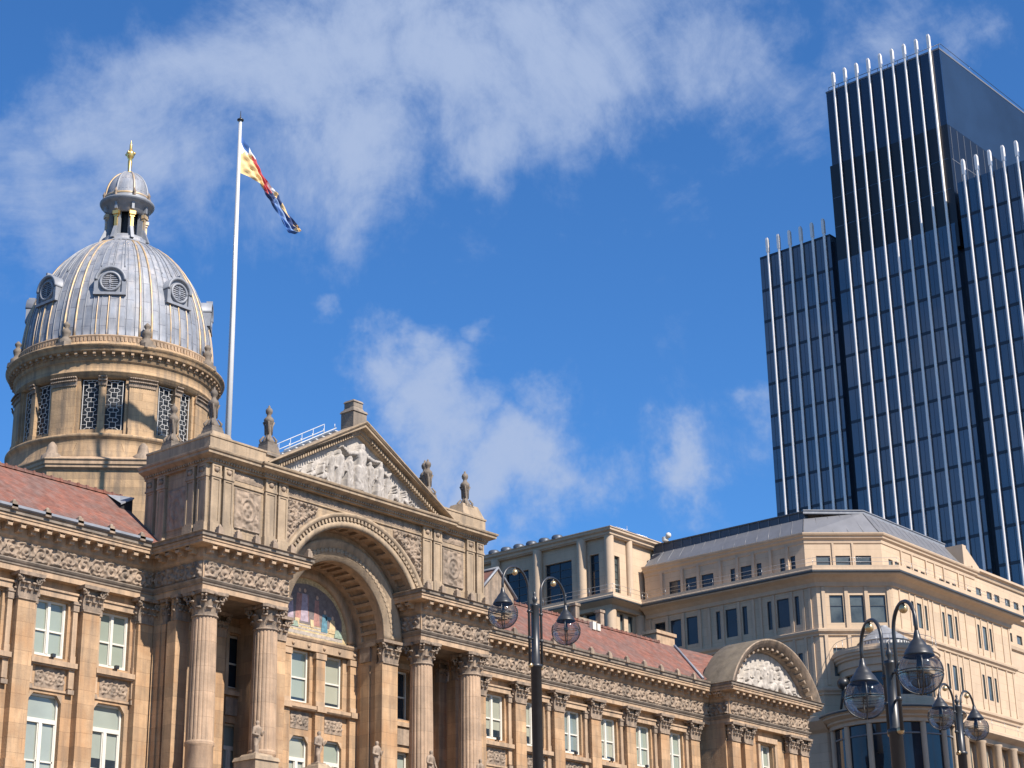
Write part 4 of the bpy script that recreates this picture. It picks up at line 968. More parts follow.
# clockwise order so that 'right of travel' is ... outward check below
def octsweep(mb, prof, ring): mb.sweep(ring, prof, closed=True)
occ = oc[::-1]
m = MB(); octsweep(m, [(0, 21), (0, 29.65)], occ); m.build('octagonal_base', drum_st, hall)
m = MB(); octsweep(m, [(0, 29.6), (.04, 29.66), (.16, 29.76), (.16, 29.86), (.22, 29.92), (.22, 30.06), (.28, 30.14), (.28, 30.18), (-.2, 30.42), (-1.4, 30.5)], occ); m.build('base_cornice', trim, hall)
m = MB()
for x, y in oc:
    m.mark()
    vx, vy = (x-DX)/6.1, (y-DY)/6.1; cx0, cy0 = DX+5.75*vx, DY+5.75*vy
    m.lathe((cx0, cy0, 0), [(.55, 30.2), (.50, 30.45), (.30, 30.6), (.27, 30.8), (.22, 31.0), (.10, 31.15), (.001, 31.2)], 10)
m.build_each('corner_acroterion', carved, hall)
# drum
dc = (DX, DY, 0)
m = MB(); m.lathe(dc, [(5.30, 30.4), (5.30, 30.62), (5.26, 30.66), (5.22, 31.25), (5.24, 31.45), (5.32, 31.50), (5.36, 31.58), (5.36, 31.68), (5.1, 31.74), (4.7, 31.75)], 96); m.build('drum_plinth', drum_st, hall)
m = MB()
WZ0, WZ1, RD = 32.02, 34.62, 5.02
for k in range(8):
    ac_ = R(-90+45*k)        # window pair centre
    pc_ = ac_+R(22.5)        # pier centre
    def wallarc(rad, a0, a1, z0, z1, rb, seg=6):
        m.lathe(dc, [(rb, z0), (rad, z0), (rad, z1), (rb, z1)], seg, a0, a1, smooth=False)
        for a in (a0, a1): m.poly([(DX+r_*math.cos(a), DY+r_*math.sin(a), z_) for r_, z_ in ((rb, z0), (rad, z0), (rad, z1), (rb, z1))])
    wallarc(5.10, pc_-R(7.6), pc_+R(7.6), 31.74, 34.70, 4.6)
    wallarc(5.16, pc_-R(7.4), pc_+R(7.4), 31.74, 32.12, 4.6)
    for s in (-1, 1): wallarc(5.0, *sorted((pc_+s*R(7.6), pc_+s*R(9.6))), 31.74, 34.70, 4.6, 2)
    wallarc(5.08, ac_-R(1.9), ac_+R(1.9), 31.74, 34.70, 4.6, 2); wallarc(5.13, ac_-R(2.3), ac_+R(2.3), 31.74, 32.05, 4.6, 2)
    wallarc(4.92, ac_-R(13), ac_+R(13), 31.74, WZ0, 4.6, 8)
m.build('drum_wall', drum_st, hall)
m = MB()
for k in range(8):
    ac_ = R(-90+45*k); pc_ = ac_+R(22.5)
    for c0, hwid, nl in ((ac_, 2.3, 2), (pc_, 8.0, 7)):
        m.mark()
        for i in range(nl*2):
            a = c0+R(hwid)*(-1+2*(i+.5)/(nl*2)); o = Vector((math.cos(a), math.sin(a), 0))
            leafstrip(m, Vector((DX, DY, 34.28))+o*5.08, o, Vector((-o.y, o.x, 0)), .16, .3, .08); leafstrip(m, Vector((DX, DY, 34.45))+o*5.08, o, Vector((-o.y, o.x, 0)), .14, .3, .12)
m.lathe(dc, [(4.9, 34.2), (4.9, 34.72)], 96) if False else None
m.build_each('drum_capital', carved, hall)
m = MB().lathe(dc, [(4.74, 31.7), (4.74, 34.9)], 64); m.build('drum_glazing', mat('dusty_glass', (.030, .034, .040), rough=.45, var=.3, scale=2, spec=.25), hall)
# window lattice
lt = MB(); hwid = .42; lr = .017
lfr = Fr((0, 0), 0)
def lb(a, b, r=.013): lt.tube([lfr.P(a[0], 0, a[1]), lfr.P(b[0], 0, b[1])], r, 5, cap=False)
Hh = WZ1-WZ0; rows = 5; rh = Hh/rows
for u in (-hwid, hwid): lb((u, 0), (u, Hh), .020)
lb((-hwid, 0), (hwid, 0), .020); lb((-hwid, Hh), (hwid, Hh), .020)
for i in range(rows):
    zc = rh*(i+.5); q = .15
    for a, b in (((-q, zc-q), (q, zc-q)), ((q, zc-q), (q, zc+q)), ((q, zc+q), (-q, zc+q)), ((-q, zc+q), (-q, zc-q))): lb(a, b, .016)
    for sx_ in (-1, 1):
        for sz_ in (-1, 1):
            lb((sx_*q, zc+sz_*q), (sx_*(q+.12), zc+sz_*(rh/2)*.86)); 
        lb((sx_*(q+.0), zc), (sx_*hwid, zc))
        lb((sx_*(q+.12), rh*i+rh*.07), (sx_*(q+.12), rh*i-rh*.07) if i else (sx_*(q+.12), rh*.0)); lb((sx_*(q+.12), zc+rh/2*.86), (sx_*(q+.12), zc+rh/2))
    lb((0, zc+q), (0, zc+rh/2)); lb((0, zc-q), (0, zc-rh/2))
lat = lt.build('window_lattice', lattice_m); lat.parent = hall; first = True
for k in range(8):
    for s in (-1, 1):
        a = R(-90+45*k)+s*R(6.6); o = lat if first else lat.copy()
        if not first: C.objects.link(o)
        first = False
        o.parent = hall; o.location = Vector((DX+4.86*math.cos(a), DY+4.86*math.sin(a), WZ0))-Vector(hall.location); o.rotation_euler = (0, 0, a+math.pi/2)
m = MB(); m.lathe(dc, [(4.7, 34.70), (5.10, 34.72), (5.10, 34.98), (5.14, 35.0), (5.14, 35.05), (5.10, 35.08), (5.10, 35.50), (5.16, 35.54), (5.22, 35.6), (5.24, 35.96), (5.48, 35.98), (5.50, 36.0), (5.50, 36.12), (5.56, 36.18), (5.66, 36.28), (5.66, 36.32), (5.5, 36.34), (5.30, 36.38), (5.30, 36.56), (5.2, 36.6)], 96)
m.build('drum_entablature', drum_st, hall)
m = MB(); m.lathe(dc, [(5.2, 36.55), (5.16, 36.58), (5.16, 36.84), (5.22, 36.9), (5.22, 36.96), (4.8, 37.0)], 96)
for k in range(160):
    a = 2*math.pi*k/160; fr = Fr((DX+5.15*math.cos(a), DY+5.15*math.sin(a)), a+math.pi/2); m.box(fr, -.055, .055, 0, .07, 36.62, 36.84)
for k in range(72):
    a = 2*math.pi*k/72; fr = Fr((DX+5.2*math.cos(a), DY+5.2*math.sin(a)), a+math.pi/2); m.box(fr, -.07, .07, 0, .24, 35.84, 35.975); m.box(fr, -.07, .07, 0, .14, 35.76, 35.84)
m.build('drum_dentils', trim, hall)
fin2 = MB(); fin2.lathe((0, 0, 0), [(.34, 0), (.34, .3), (.25, .36), (.2, .42), (.17, .5), (.22, .66), (.24, .8), (.15, .9), (.10, .98), (.17, 1.08), (.17, 1.18), (.06, 1.3), (.001, 1.34)], 10)
fin2.frustum(WORLD, -.36, .36, -.36, .36, -.15, .12, .03)
g0 = bakeable(fin2, 'drum_finial', dark_st, hall, (0, 0, 0))
for k in range(8):
    a = R(22.5+45*k); o = g0 if k == 0 else g0.copy()
    if k: C.objects.link(o)
    o.location = Vector((DX+5.25*math.cos(a), DY+5.25*math.sin(a), 36.42))-Vector(hall.location)
# dome shell
ZD, HD, RDm = 37.0, 7.25, 4.98
def drad(z): return RDm*math.sqrt(max(0, 1-((z-ZD)/HD)**2))
zs_ = [ZD+HD*math.sin(math.pi/2*i/30) for i in range(26)]; zs_ = [z for z in zs_ if drad(z) > 1.25]
prof = [(drad(z), z) for z in zs_]
dome = MB().lathe(dc, [(5.05, 36.95)]+prof+[(1.30, 44.30)], 96).build('dome', lead, hall)
def rib(aang, r0, m_, z0=ZD, z1=44.1, side=0):
    mb = MB(); pts = []
    for i in range(15):
        z = z0+(z1-z0)*i/14; r_ = drad(z)+.02; pts.append((DX+r_*math.cos(aang), DY+r_*math.sin(aang), z))
    mb.tube(pts, r0, 6); return mb
rb = MB()
for k in range(8):
    pc_ = R(22.5+45*k)
    for s in (-1, 1):
        q = rib(pc_+s*R(3.6), .058, gilt); q.build('rib', gilt, dome)
for k in range(8):
    ac_ = R(45*k)
    for s in (-9, -3, 3, 9):
        rib(ac_+R(s), .035, lead_pl, 41.6).build('upper_rib', lead_pl, dome) if False else None
sm = MB()
for k in range(72):
    a = R(5*k); q = rib(a+R(1.0), .018, lead_pl, 37.0, 43.2); sm.add(q.v, q.f, True)
for k in range(8):
    for s in (-8.5, 0, 8.5): q = rib(R(45*k+s), .035, lead_pl, 41.2, 43.9); sm.add(q.v, q.f, True)
sm.build('lead_seams', lead_pl, dome)
sg = MB()
for k in range(8):
    for s in (-6.5, 0, 6.5): q = rib(R(45*k+s), .036, gilt, 37.0, 39.35); sg.mark(); sg.add(q.v, q.f, True)
sg.build_each('gilded_strip', gilt, dome)
# dormers (oculi)
def dormer():
    root = empty('dormer', (0, 0, 0)); fr = Fr((0, 0), 0)
    b = MB(); n = 24; hw_ = .66
    outl = [(-hw_, -.62), (hw_, -.62), (hw_, .05)]+[(hw_*math.cos(t), .05+hw_*math.sin(t)) for t in [math.pi*i/12 for i in range(1, 12)]]+[(-hw_, .05)]
    k = len(outl); b.add([fr.P(u, .0, z) for u, z in outl]+[fr.P(u, -1.6, z) for u, z in outl], [(i, (i+1) % k, k+(i+1) % k, k+i) for i in range(k)]); b.poly([fr.P(u, 0, z) for u, z in outl])
    b.arc(fr, 0, .05, [(.80, -1.2), (.80, .14), (.74, .16), (.66, .12), (.64, 0)], 0, math.pi, 24)
    b.box(fr, -.82, .82, -.9, .12, -.74, -.60); b.box(fr, -.80, -.60, -.9, .10, -.60, .02); b.box(fr, .60, .80, -.9, .10, -.60, .02); b.box(fr, -.06, .06, -.2, .14, .82, .98)
    b.build('dormer_surround', lead_pl).parent = root
    r_ = MB(); r_.arc(fr, 0, 0, [(.56, .0), (.56, .10), (.48, .13), (.44, .10), (.42, .02)], 0, 2*math.pi, 28); r_.build('oculus_rim', lead_pl).parent = root
    l_ = MB(); l_.arc(fr, 0, 0, [(.001, .02), (.43, .02)], 0, 2*math.pi, 24); l_.build('oculus_opening', dark).parent = root
    s_2 = MB()
    for i in range(7):
        z = -.33+.11*i; hw2 = math.sqrt(max(.01, .42**2-z*z)); s_2.box(fr, -hw2, hw2, .02, .05, z-.028, z+.028)
    s_2.box(fr, -.025, .025, .02, .07, -.40, .40); s_2.box(fr, -.06, .06, .03, .09, -.10, .10); s_2.build('louvre', lead).parent = root
    return root
d0 = dormer(); d0.parent = dome
for k in range(8):
    a = R(45*k); o = d0 if k == 0 else None
    if k:
        o = d0.copy(); C.objects.link(o); o.parent = dome
        for chh in list(d0.children): c2 = chh.copy(); C.objects.link(c2); c2.parent = o
    rr0 = 4.72; o.location = Vector((DX+rr0*math.cos(a), DY+rr0*math.sin(a), 40.05))-Vector(hall.location); o.rotation_euler = (0, 0, a+math.pi/2)
# lantern
m = MB(); m.lathe(dc, [(1.5, 43.95), (1.36, 44.08), (1.22, 44.2), (1.12, 44.36), (1.10, 44.48), (.9, 44.5)], 32); m.lathe(dc, [(.9, 45.86), (1.06, 45.88), (1.06, 46.2), (1.10, 46.22), (1.12, 46.3), (1.34, 46.42), (1.42, 46.46), (1.48, 46.56), (1.48, 46.62), (1.3, 46.7), (1.24, 46.72), (1.24, 46.9)], 32)
lan = m.build('lantern', lead_pl, hall)
MB().lathe(dc, [(.55, 44.3), (.55, 46.0)], 16).build('lantern_interior', dark, hall)
for k in range(8):
    a = R(22.5+45*k); fr = Fr((DX+1.0*math.cos(a), DY+1.0*math.sin(a)), a+math.pi/2)
    q = MB(); q.box(fr, -.12, .12, -.25, .06, 44.48, 45.9); q.add([fr.P(-.09, .06, 44.2), fr.P(.09, .06, 44.2), fr.P(.09, .46, 44.15), fr.P(-.09, .46, 44.15), fr.P(-.09, .06, 44.95), fr.P(.09, .06, 44.95), fr.P(.09, .14, 44.95), fr.P(-.09, .14, 44.95)], [(0, 1, 2, 3), (4, 5, 6, 7), (0, 4, 7, 3), (1, 5, 6, 2), (2, 6, 7, 3)])
    q.build('lantern_pier', lead_pl, lan)
    q = MB(); q.box(fr, -.08, .08, .06, .15, 44.75, 45.62); q.box(fr, -.17, .17, -.0, .22, 45.62, 45.82); q.box(fr, -.13, .13, .0, .16, 45.5, 45.62); q.build('lantern_pilaster', gold if k in (4, 5) else gilt, lan)
    q = MB(); q.box(fr, -.07, .07, .05, .22, 45.95, 46.35); q.build('lantern_bracket', lead_pl, lan)
m = MB(); cu = [(1.20*math.cos(t), 46.85+1.72*math.sin(t)) for t in [math.pi/2*i/12 for i in range(12)]]+[(.12, 48.58)]
m.lathe(dc, cu, 40); cupo = m.build('cupola', lead, hall)
for k in range(8):
    a = R(22.5+45*k); q = MB(); q.tube([(DX+(r_+.01)*math.cos(a), DY+(r_+.01)*math.sin(a), z) for r_, z in cu], .065, 6); q.build('cupola_rib', gilt if k % 2 else lead_pl, cupo)
    q = MB(); q.lathe((DX+1.30*math.cos(a), DY+1.30*math.sin(a), 46.7), [(.07, 0), (.07, .2), (.10, .26), (.05, .36), (.001, .5)], 8); q.build('cupola_finial', carved, cupo)
m = MB(); m.lathe(dc, [(1.22, 46.82), (1.26, 46.86), (1.26, 46.95), (1.2, 46.98)], 32); m.build('cupola_band', gilt, cupo)
m = MB(); m.lathe(dc, [(.22, 48.5), (.13, 48.62), (.10, 48.75), (.12, 49.3), (.10, 49.45), (.17, 49.55), (.24, 49.75), (.22, 49.86), (.14, 49.98), (.08, 50.05), (.075, 50.35), (.04, 50.42), (.012, 50.62)], 12)
for k in range(4):
    a = k*math.pi/2+.4; m.ball((DX+.24*math.cos(a), DY+.24*math.sin(a), 49.78), .08, 8)
m.build('gilded_finial', gold, hall)

# ------------------------------------------------------------------ statues
def statue(x, y, z, h, seed, label):
    rd_ = random.Random(seed); mb = MB(); d = rd_.choice((-1, 1)); P = lambda a, b, c: Vector((x+a*h, y+b*h, z+c*h))
    def cap_(p, q, r0, r1):
        k = 6; mb.tube([p+(q-p)*(i/k) for i in range(k+1)], [(r0+(r1-r0)*i/k)*h for i in range(k+1)], 10); mb.ball(tuple(p), r0*h, 10); mb.ball(tuple(q), r1*h, 10)
    cap_(P(-.05, 0, .04), P(-.05, .01, .28), .055, .065); cap_(P(-.05, .01, .28), P(-.05, 0, .50), .065, .085)
    cap_(P(.07*d, -.05, .04), P(.08*d, -.04, .27), .05, .06); cap_(P(.08*d, -.04, .27), P(.05, 0, .50), .06, .085)
    cap_(P(0, 0, .48), P(0, 0, .62), .10, .095); cap_(P(0, 0, .62), P(0, 0, .76), .10, .115); cap_(P(-.09, 0, .79), P(.09, 0, .79), .055, .055)
    cap_(P(0, 0, .80), P(.01, 0, .86), .045, .042); cap_(P(.01*d, -.01, .915), P(.01*d, -.01, .945), .060, .066)
    cap_(P(-.13, 0, .78), P(-.18, -.02, .60), .045, .038); cap_(P(-.18, -.02, .60), P(-.06, -.13, .55), .038, .03)
    cap_(P(.13, 0, .78), P(.19, 0, .60), .045, .038); cap_(P(.19, 0, .60), P(.20, -.08, .44 if d > 0 else .72), .036, .020)
    cap_(P(0, .05, .05), P(0, .06, .60), .10, .08); mb.box(WORLD, x-.17*h, x+.17*h, -y-.16*h, -y+.16*h, z-.002, z+.045*h)
    o = bakeable(mb, 'statue', carved, None, (x, y, z)); 
    md = o.modifiers.new('r', 'REMESH'); md.mode = 'VOXEL'; md.voxel_size = .026; md.use_smooth_shade = True
    tag(o, label, 'statue', 'stone statues on the porch pedestals'); return o
labs = ['weathered stone statue on the broad pedestal before the leftmost pair of fluted columns', 'stone statue before the niche windows, second from the left on the porch', 'stone statue beside the right pier of the great arch, middle of the five',
        'stone statue just left of the third fluted column, second from the right', 'stone statue by the rightmost fluted column, last on the right']
for i, x in enumerate(STX): statue(x, 55.6, 13.78, 1.36, i+2, labs[i])

# ------------------------------------------------------------------ flagpole and flag
fp = empty('flagpole', (53.2, 60.74, 26.5)); tag(fp, 'tall white flagpole rising behind the pediment in front of the dome', 'flagpole')
FPX, FPY = 53.2, 60.74
MB().tube([(FPX, FPY, 26.5), (FPX, FPY, 34), (FPX, FPY, 44.95)], [.15, .13, .075], 16).build('pole', polem, fp)
m = MB().lathe((FPX, FPY, 44.93), [(.082, 0), (.16, .02), (.16, .08), (.06, .14), (.03, .2), (.012, .55), (.001, .56)], 12); m.build('pole_cap', iron, fp)
MB().tube([(FPX-.14, FPY-.07, 28), (FPX-.11, FPY-.07, 44.8)], .012, 4).build('halyard', steel, fp)
KF = .9797
top = [(54.40, 45.12), (54.62, 44.79), (54.95, 44.55), (55.36, 44.2), (55.64, 43.80), (56.0, 43.38), (56.34, 43.02), (56.85, 42.91), (57.15, 42.57), (57.64, 42.09), (58.07, 41.69), (58.56, 41.37)]
bot = [(54.38, 43.02), (54.75, 43.10), (55.12, 43.06), (55.55, 42.98), (55.84, 42.84), (56.12, 42.56), (56.46, 42.30), (56.81, 41.94), (57.17, 41.52), (57.52, 41.15), (57.80, 40.99), (58.25, 41.12)]
mb = MB(); NU, NV = 66, 20; pts = []
for i in range(NU+1):
    t = i/NU*11; k = min(10, int(t)); f = t-k
    a = Vector((top[k][0]*(1-f)+top[k+1][0]*f, 0, top[k][1]*(1-f)+top[k+1][1]*f)); b = Vector((bot[k][0]*(1-f)+bot[k+1][0]*f, 0, bot[k][1]*(1-f)+bot[k+1][1]*f))
    for j in range(NV+1):
        s = j/NV; p = a*(1-s)+b*s; am_ = .07*min(1, (i+1)/6)
        p.y = 62.0+am_*math.sin(s*16-i*.22)+.03*math.sin(s*31+i*.5)*min(1, i/6); pts.append(p)
pts = [Vector((p.x*KF, p.y*KF, 1.6+(p.z-1.6)*KF)) for p in pts]
mb.add(pts, [(i*(NV+1)+j, (i+1)*(NV+1)+j, (i+1)*(NV+1)+j+1, i*(NV+1)+j+1) for i in range(NU) for j in range(NV)], True)
cols = {'flag_blue': (.04, .12, .34), 'flag_white': (.72, .72, .72), 'flag_yellow': (.72, .52, .25), 'flag_red': (.52, .07, .08), 'flag_navy': (.035, .06, .16), 'flag_pale': (.22, .34, .58)}
fl = mb.build('flag', mat('flag_blue', cols['flag_blue'], var=.1), None, clean=False)
idx = {'flag_blue': 0}
for nme in ('flag_white', 'flag_yellow', 'flag_red', 'flag_navy', 'flag_pale'): idx[nme] = len(fl.data.materials); fl.data.materials.append(mat(nme, cols[nme], var=.1))
for pidx, p in enumerate(fl.data.polygons):
    i = pidx//NV; j = pidx % NV; t = i/NU; s = j/NV
    wv_ = .04*math.sin(i*.9)
    if t < .50:
        d_ = s+t*.9
        q = 'flag_blue' if (s < .20-.2*t and t < .16) else ('flag_white' if s < .40-t*1.15+wv_ else 'flag_yellow')
        if t > .20 and s < .12+(t-.20)*2.6+wv_ and s >= .36-t*1.15+wv_: q = 'flag_red'
        if t > .40: q = 'flag_red' if s < .85 else 'flag_navy'
    elif t < .60: q = 'flag_white' if (s < .30 or .55 < s < .72) else ('flag_red' if s < .45 and t < .55 else 'flag_navy')
    else:
        q = 'flag_navy' if s < .10 else ('flag_yellow' if (s < .30 and (i % 12) < 7) else ('flag_navy' if s < .48 else ('flag_pale' if s < .68 else 'flag_blue')))
        if t > .93 and s < .6 and (i+j) % 3: q = 'flag_yellow'
    p.material_index = idx[q]
tag(fl, 'blue, white, yellow and red flag flying limply from the tall white pole', 'flag')

# ================================================================== CREAM OFFICE BUILDING
off = empty('office_building', (118, 70, 0)); tag(off, 'cream stone office block with zinc mansard roof and curved corner bay behind the hall', 'office building')
LW = Fr((110.0, 78.6), -math.pi/2)      # left face, u = 78.6 - y
DG0, DG1 = (110.0, 64.2), (113.6, 60.3); DGa = math.atan2(DG1[1]-DG0[1], DG1[0]-DG0[0]); DL = math.hypot(DG1[0]-DG0[0], DG1[1]-DG0[1])
DG = Fr(DG0, DGa); RT = Fr((0, 60.3), 0)
wins_o = {}
wtr = MB()
def owin(fr, a, b, z0, z1, dep=.22, nm='window', mull=0, trans=None, gm=None):
    m = MB(); t = .05
    m.box(fr, a+.01, a+t, -dep-.05, -dep+.06, z0+.01, z1-.01); m.box(fr, b-t, b-.01, -dep-.05, -dep+.06, z0+.01, z1-.01); m.box(fr, a+t, b-t, -dep-.05, -dep+.06, z0+.01, z0+t); m.box(fr, a+t, b-t, -dep-.05, -dep+.06, z1-t, z1-.01)
    for i in range(mull): u = a+(b-a)*(i+1)/(mull+1); m.box(fr, u-.02, u+.02, -dep-.05, -dep+.05, z0+t, z1-t)
    if trans:
        for q in trans: m.box(fr, a+t, b-t, -dep-.05, -dep+.045, z0+(z1-z0)*q-.02, z0+(z1-z0)*q+.02)
    f = m.build('window', brframe, off)
    MB().poly([fr.P(a+.02, -dep, z0+.02), fr.P(b-.02, -dep, z0+.02), fr.P(b-.02, -dep, z1-.02), fr.P(a+.02, -dep, z1-.02)]).build('pane', gm or brgl, f)
    return f
def owall(mb, fr, u0, u1, z0, z1, rects, w=0, dep=.10, **k):
    mb.wall(fr, u0, u1, z0, z1, rects, w, dep+.06)
    fr2 = Fr((fr.o.x+fr.n.x*w, fr.o.y+fr.n.y*w), math.atan2(fr.u.y, fr.u.x))
    for r in rects: owin(fr2, r[0], r[1], r[2], r[3], dep, gm=k.get('gm'), trans=k.get('trans'), mull=k.get('mull', 0))
ow = MB()
def yz(l): return [(78.6-a, 78.6-b, c, d) for a, b, c, d in l]
LWIN = yz([(77.9, 76.97, 30.6, 32.62), (76.5, 75.58, 30.6, 32.62), (75.1, 74.15, 30.6, 32.62), (72.53, 72.18, 30.6, 32.62), (71.72, 70.77, 30.6, 32.62), (70.30, 69.90, 30.6, 32.62), (68.22, 67.88, 30.6, 32.62), (67.44, 66.45, 30.6, 32.62), (65.98, 65.63, 30.6, 32.62)])
LW2 = [(a, b, c-4.2, d-4.0) for a, b, c, d in LWIN]
owall(ow, LW, -1.5, 14.4, 0, 33.2, LWIN+LW2+[(a, b, c-8.2, d-8.2) for a, b, c, d in LWIN], dep=.12)
DWIN = [(.86, 1.80, 30.48, 32.42), (2.27, 3.22, 30.48, 32.42), (3.64, 4.76, 30.48, 32.42), (.86, 1.70, 26.8, 28.75), (2.27, 3.2, 26.8, 28.75), (3.64, 4.7, 26.8, 28.75)]
ow.mark(); owall(ow, DG, 0, DL, 0, 33.2, DWIN, gm=brgl2, trans=(.62,), dep=.12)
ow.mark()
RW = []
for xc in (117.35, 121.9, 127.35):
    for z0, z1 in ((30.7, 32.48), (26.95, 28.75)):
        RW += [(xc-1.18, xc-.82, z0, z1), (xc-.34, xc+.30, z0, z1), (xc+.76, xc+1.10, z0, z1)]
owall(ow, RT, 113.6, 131.6, 0, 33.2, RW, gm=brgl2, dep=.07)
ow.build_each('wall', brst, off)
# pilaster strips
ps = MB()
for y in (78.3, 76.75, 75.34, 73.9, 73.1, 71.95, 70.53, 69.35, 68.75, 67.66, 66.2, 65.3, 64.75): u = 78.6-y; ps.mark(); ps.box(LW, u-.10, u+.10, 0, .09, 26.2, 33.0)
for u in (.45, 2.04, 3.43, 5.0): ps.mark(); ps.box(DG, u-.12, u+.12, 0, .10, 26.2, 33.0)
for xc in (117.35, 121.9, 127.35):
    for dx in (-1.42, -.60, .54, 1.34): ps.mark(); ps.box(RT, xc+dx-.07, xc+dx+.07, 0, .06, 26.2, 33.0)
for x in (114.5, 119.3, 124.3, 130.2, 131.3): ps.mark(); ps.box(RT, x-.08, x+.08, 0, .06, 26.2, 33.0)
ps.build_each('pilaster_strip', brtr, off)
OP = [(110.0, 78.6), DG0, DG1, (131.6, 60.3), (131.6, 63)]; OP[1] = (110.0, 64.2); 
cor = MB()
cor.sweep([(110.0, 78.6), (110.0, 64.2), (113.6, 60.3), (131.6, 60.3), (131.6, 64)], [(0, 33.0), (.12, 33.05), (.15, 33.3), (.45, 33.55), (.85, 33.72), (.88, 33.80), (.70, 33.86), (.95, 33.98), (.95, 34.06), (.88, 34.10), (.88, 34.32), (-1.0, 34.34)])
BD = [(0, 29.55), (.10, 29.6), (.12, 29.72), (.26, 29.86), (.28, 30.0), (.18, 30.04), (.18, 30.10), (0, 30.14)]
dg_ = MB(); dg_.sweep([(110.0, 78.6), (110.0, 64.2), (113.6, 60.3), (131.6, 60.3), (131.6, 64)], [(.84, 33.80), (.93, 33.80), (.97, 33.86), (.97, 33.95), (.84, 33.96)]); dg_.sweep([(106.4, 100), (106.4, 79.1), (110.2, 79.1)], [(.68, 33.88), (.79, 33.89), (.79, 33.98), (.68, 34.0)]); dg_.build('balcony_gutter_shadow', brframe, off)  # dark gutter strip that also paints the shadow line under the balcony
cor.sweep([(110.0, 78.6), (110.0, 64.2), (113.6, 60.3), (131.6, 60.3), (131.6, 63)], BD)
cor.sweep([(110.0, 78.6), (110.0, 64.2), (113.6, 60.3), (131.6, 60.3), (131.6, 63)], [(o, z-4.05) for o, z in BD])
# attic storey
AL0, AL1 = (110.5, 65.2), (114.2, 61.2)
cor.sweep([(110.5, 79.0), AL0, AL1, (128.3, 61.2), (128.3, 64)], [(0, 36.35), (.06, 36.4), (.08, 36.62), (.22, 36.74), (.24, 36.86), (.34, 36.94), (.38, 37.04), (.38, 37.10), (0, 37.14)])
cor.sweep([(128.3, 61.6), (150, 61.6)], [(0, 36.9), (.12, 36.95), (.2, 37.2), (.4, 37.32), (.4, 37.5), (0, 37.6)])
cor.build('cornice', brtr, off)
oa = MB(); AL = Fr((110.5, 79.0), -math.pi/2)
ALW = [(79.0-a, 79.0-b, 34.6, 35.66) for a, b in ((76.8, 75.81), (75.35, 74.38), (73.93, 72.89), (71.42, 71.04), (70.55, 69.64), (69.20, 68.78), (67.25, 66.85), (66.38, 65.99))]
owall(oa, AL, 0, 13.8, 34.3, 36.4, ALW, trans=(.45,))
ADa = math.atan2(AL1[1]-AL0[1], AL1[0]-AL0[0]); AD = Fr(AL0, ADa); ADL = math.hypot(AL1[0]-AL0[0], AL1[1]-AL0[1])
owall(oa, AD, 0, ADL, 34.3, 36.4, [(.78, 1.78, 34.6, 35.5), (2.15, 3.2, 34.6, 35.5), (3.57, 4.68, 34.6, 35.5)], gm=brgl2, trans=(.5,))
AR = Fr((0, 61.2), 0); owall(oa, AR, 114.2, 128.3, 34.3, 36.4, [(x, x+.62, 34.55, 35.45) for x in (115.1, 116.0, 117.7, 118.8, 119.8, 122.6, 123.6, 124.6, 127.0)], gm=brgl2)
AR2 = Fr((0, 61.6), 0); owall(oa, AR2, 128.3, 150, 34.3, 36.95, [(x, x+.85, 35.0, 36.1) for x in (129.3, 131.1, 132.4, 134.2, 135.7, 137.3, 139)], gm=brgl2)
oa.build('attic_storey', brst, off)
ps = MB()
for y in (77.42, 75.58, 74.15, 72.22, 70.75, 69.4, 67.95, 66.57): ps.mark(); ps.box(AL, 79-y-.10, 79-y+.10, 0, .16, 34.4, 36.4)
for u in (2.0, 3.4): ps.mark(); ps.box(AD, u-.07, u+.07, 0, .08, 34.4, 36.4)
for x in (116.9, 118.5, 120.6, 121.9, 123.3, 125.6, 126.6): ps.mark(); ps.box(AR, x-.07, x+.07, 0, .1, 34.4, 36.4)
ps.build_each('attic_pilaster', brtr, off)
# mansard roof
mr_ = MB(); A0 = [(110.5, 79.0), AL0, AL1, (127.2, 61.2)]; B0 = [(111.9, 79.0), (111.7, 65.8), (114.7, 62.7), (127.0, 62.7)]
for i in range(3): mr_.add([(*A0[i], 37.1), (*A0[i+1], 37.1), (*B0[i+1], 38.55 if i < 1 else 39.0), (*B0[i], 38.55 if i < 2 else 39.0)], [(0, 1, 2, 3)])
mr_.v = mr_.v
mr_.add([(127.2, 61.2, 37.1), (127.0, 62.7, 39.0), (127.0, 70, 39.0), (127.2, 70, 37.1)], [(0, 1, 2, 3)])
mr_.add([(111.7, 79.0, 39.15), (111.7, 65.8, 39.15), (114.7, 62.7, 39.15), (127.0, 62.7, 39.15), (127.0, 79, 39.15)], [(0, 1, 2, 3, 4)])
mr_.build('mansard_roof', brroof, off)
sm_ = MB()
for i in range(3):
    a0, a1 = Vector((*A0[i], 37.12)), Vector((*A0[i+1], 37.12)); b0, b1 = Vector((*B0[i], 38.56 if i < 2 else 39.0)), Vector((*B0[i+1], 38.56 if i < 1 else 39.0)); n = max(2, int((a1-a0).length/.95))
    for k in range(n+1): t = k/n; sm_.mark(); sm_.tube([a0+(a1-a0)*t, b0+(b1-b0)*t], .028, 4)
sm_.build_each('roof_seam', brroof, off)
lv = MB(); LV = Fr((111.8, 79.0), -math.pi/2)
lv.box(LV, 0, 13.2, -.6, -.05, 38.4, 39.12); lv.build('roof_louvre', brlou, off)
m = MB(); u = 0
while u < 13.2: m.box(LV, u, u+.05, -.05, 0, 38.45, 39.08); u += .85
m.box(LV, 0, 13.25, -.3, .06, 39.10, 39.17); m.build('louvre_frame', brroof, off)
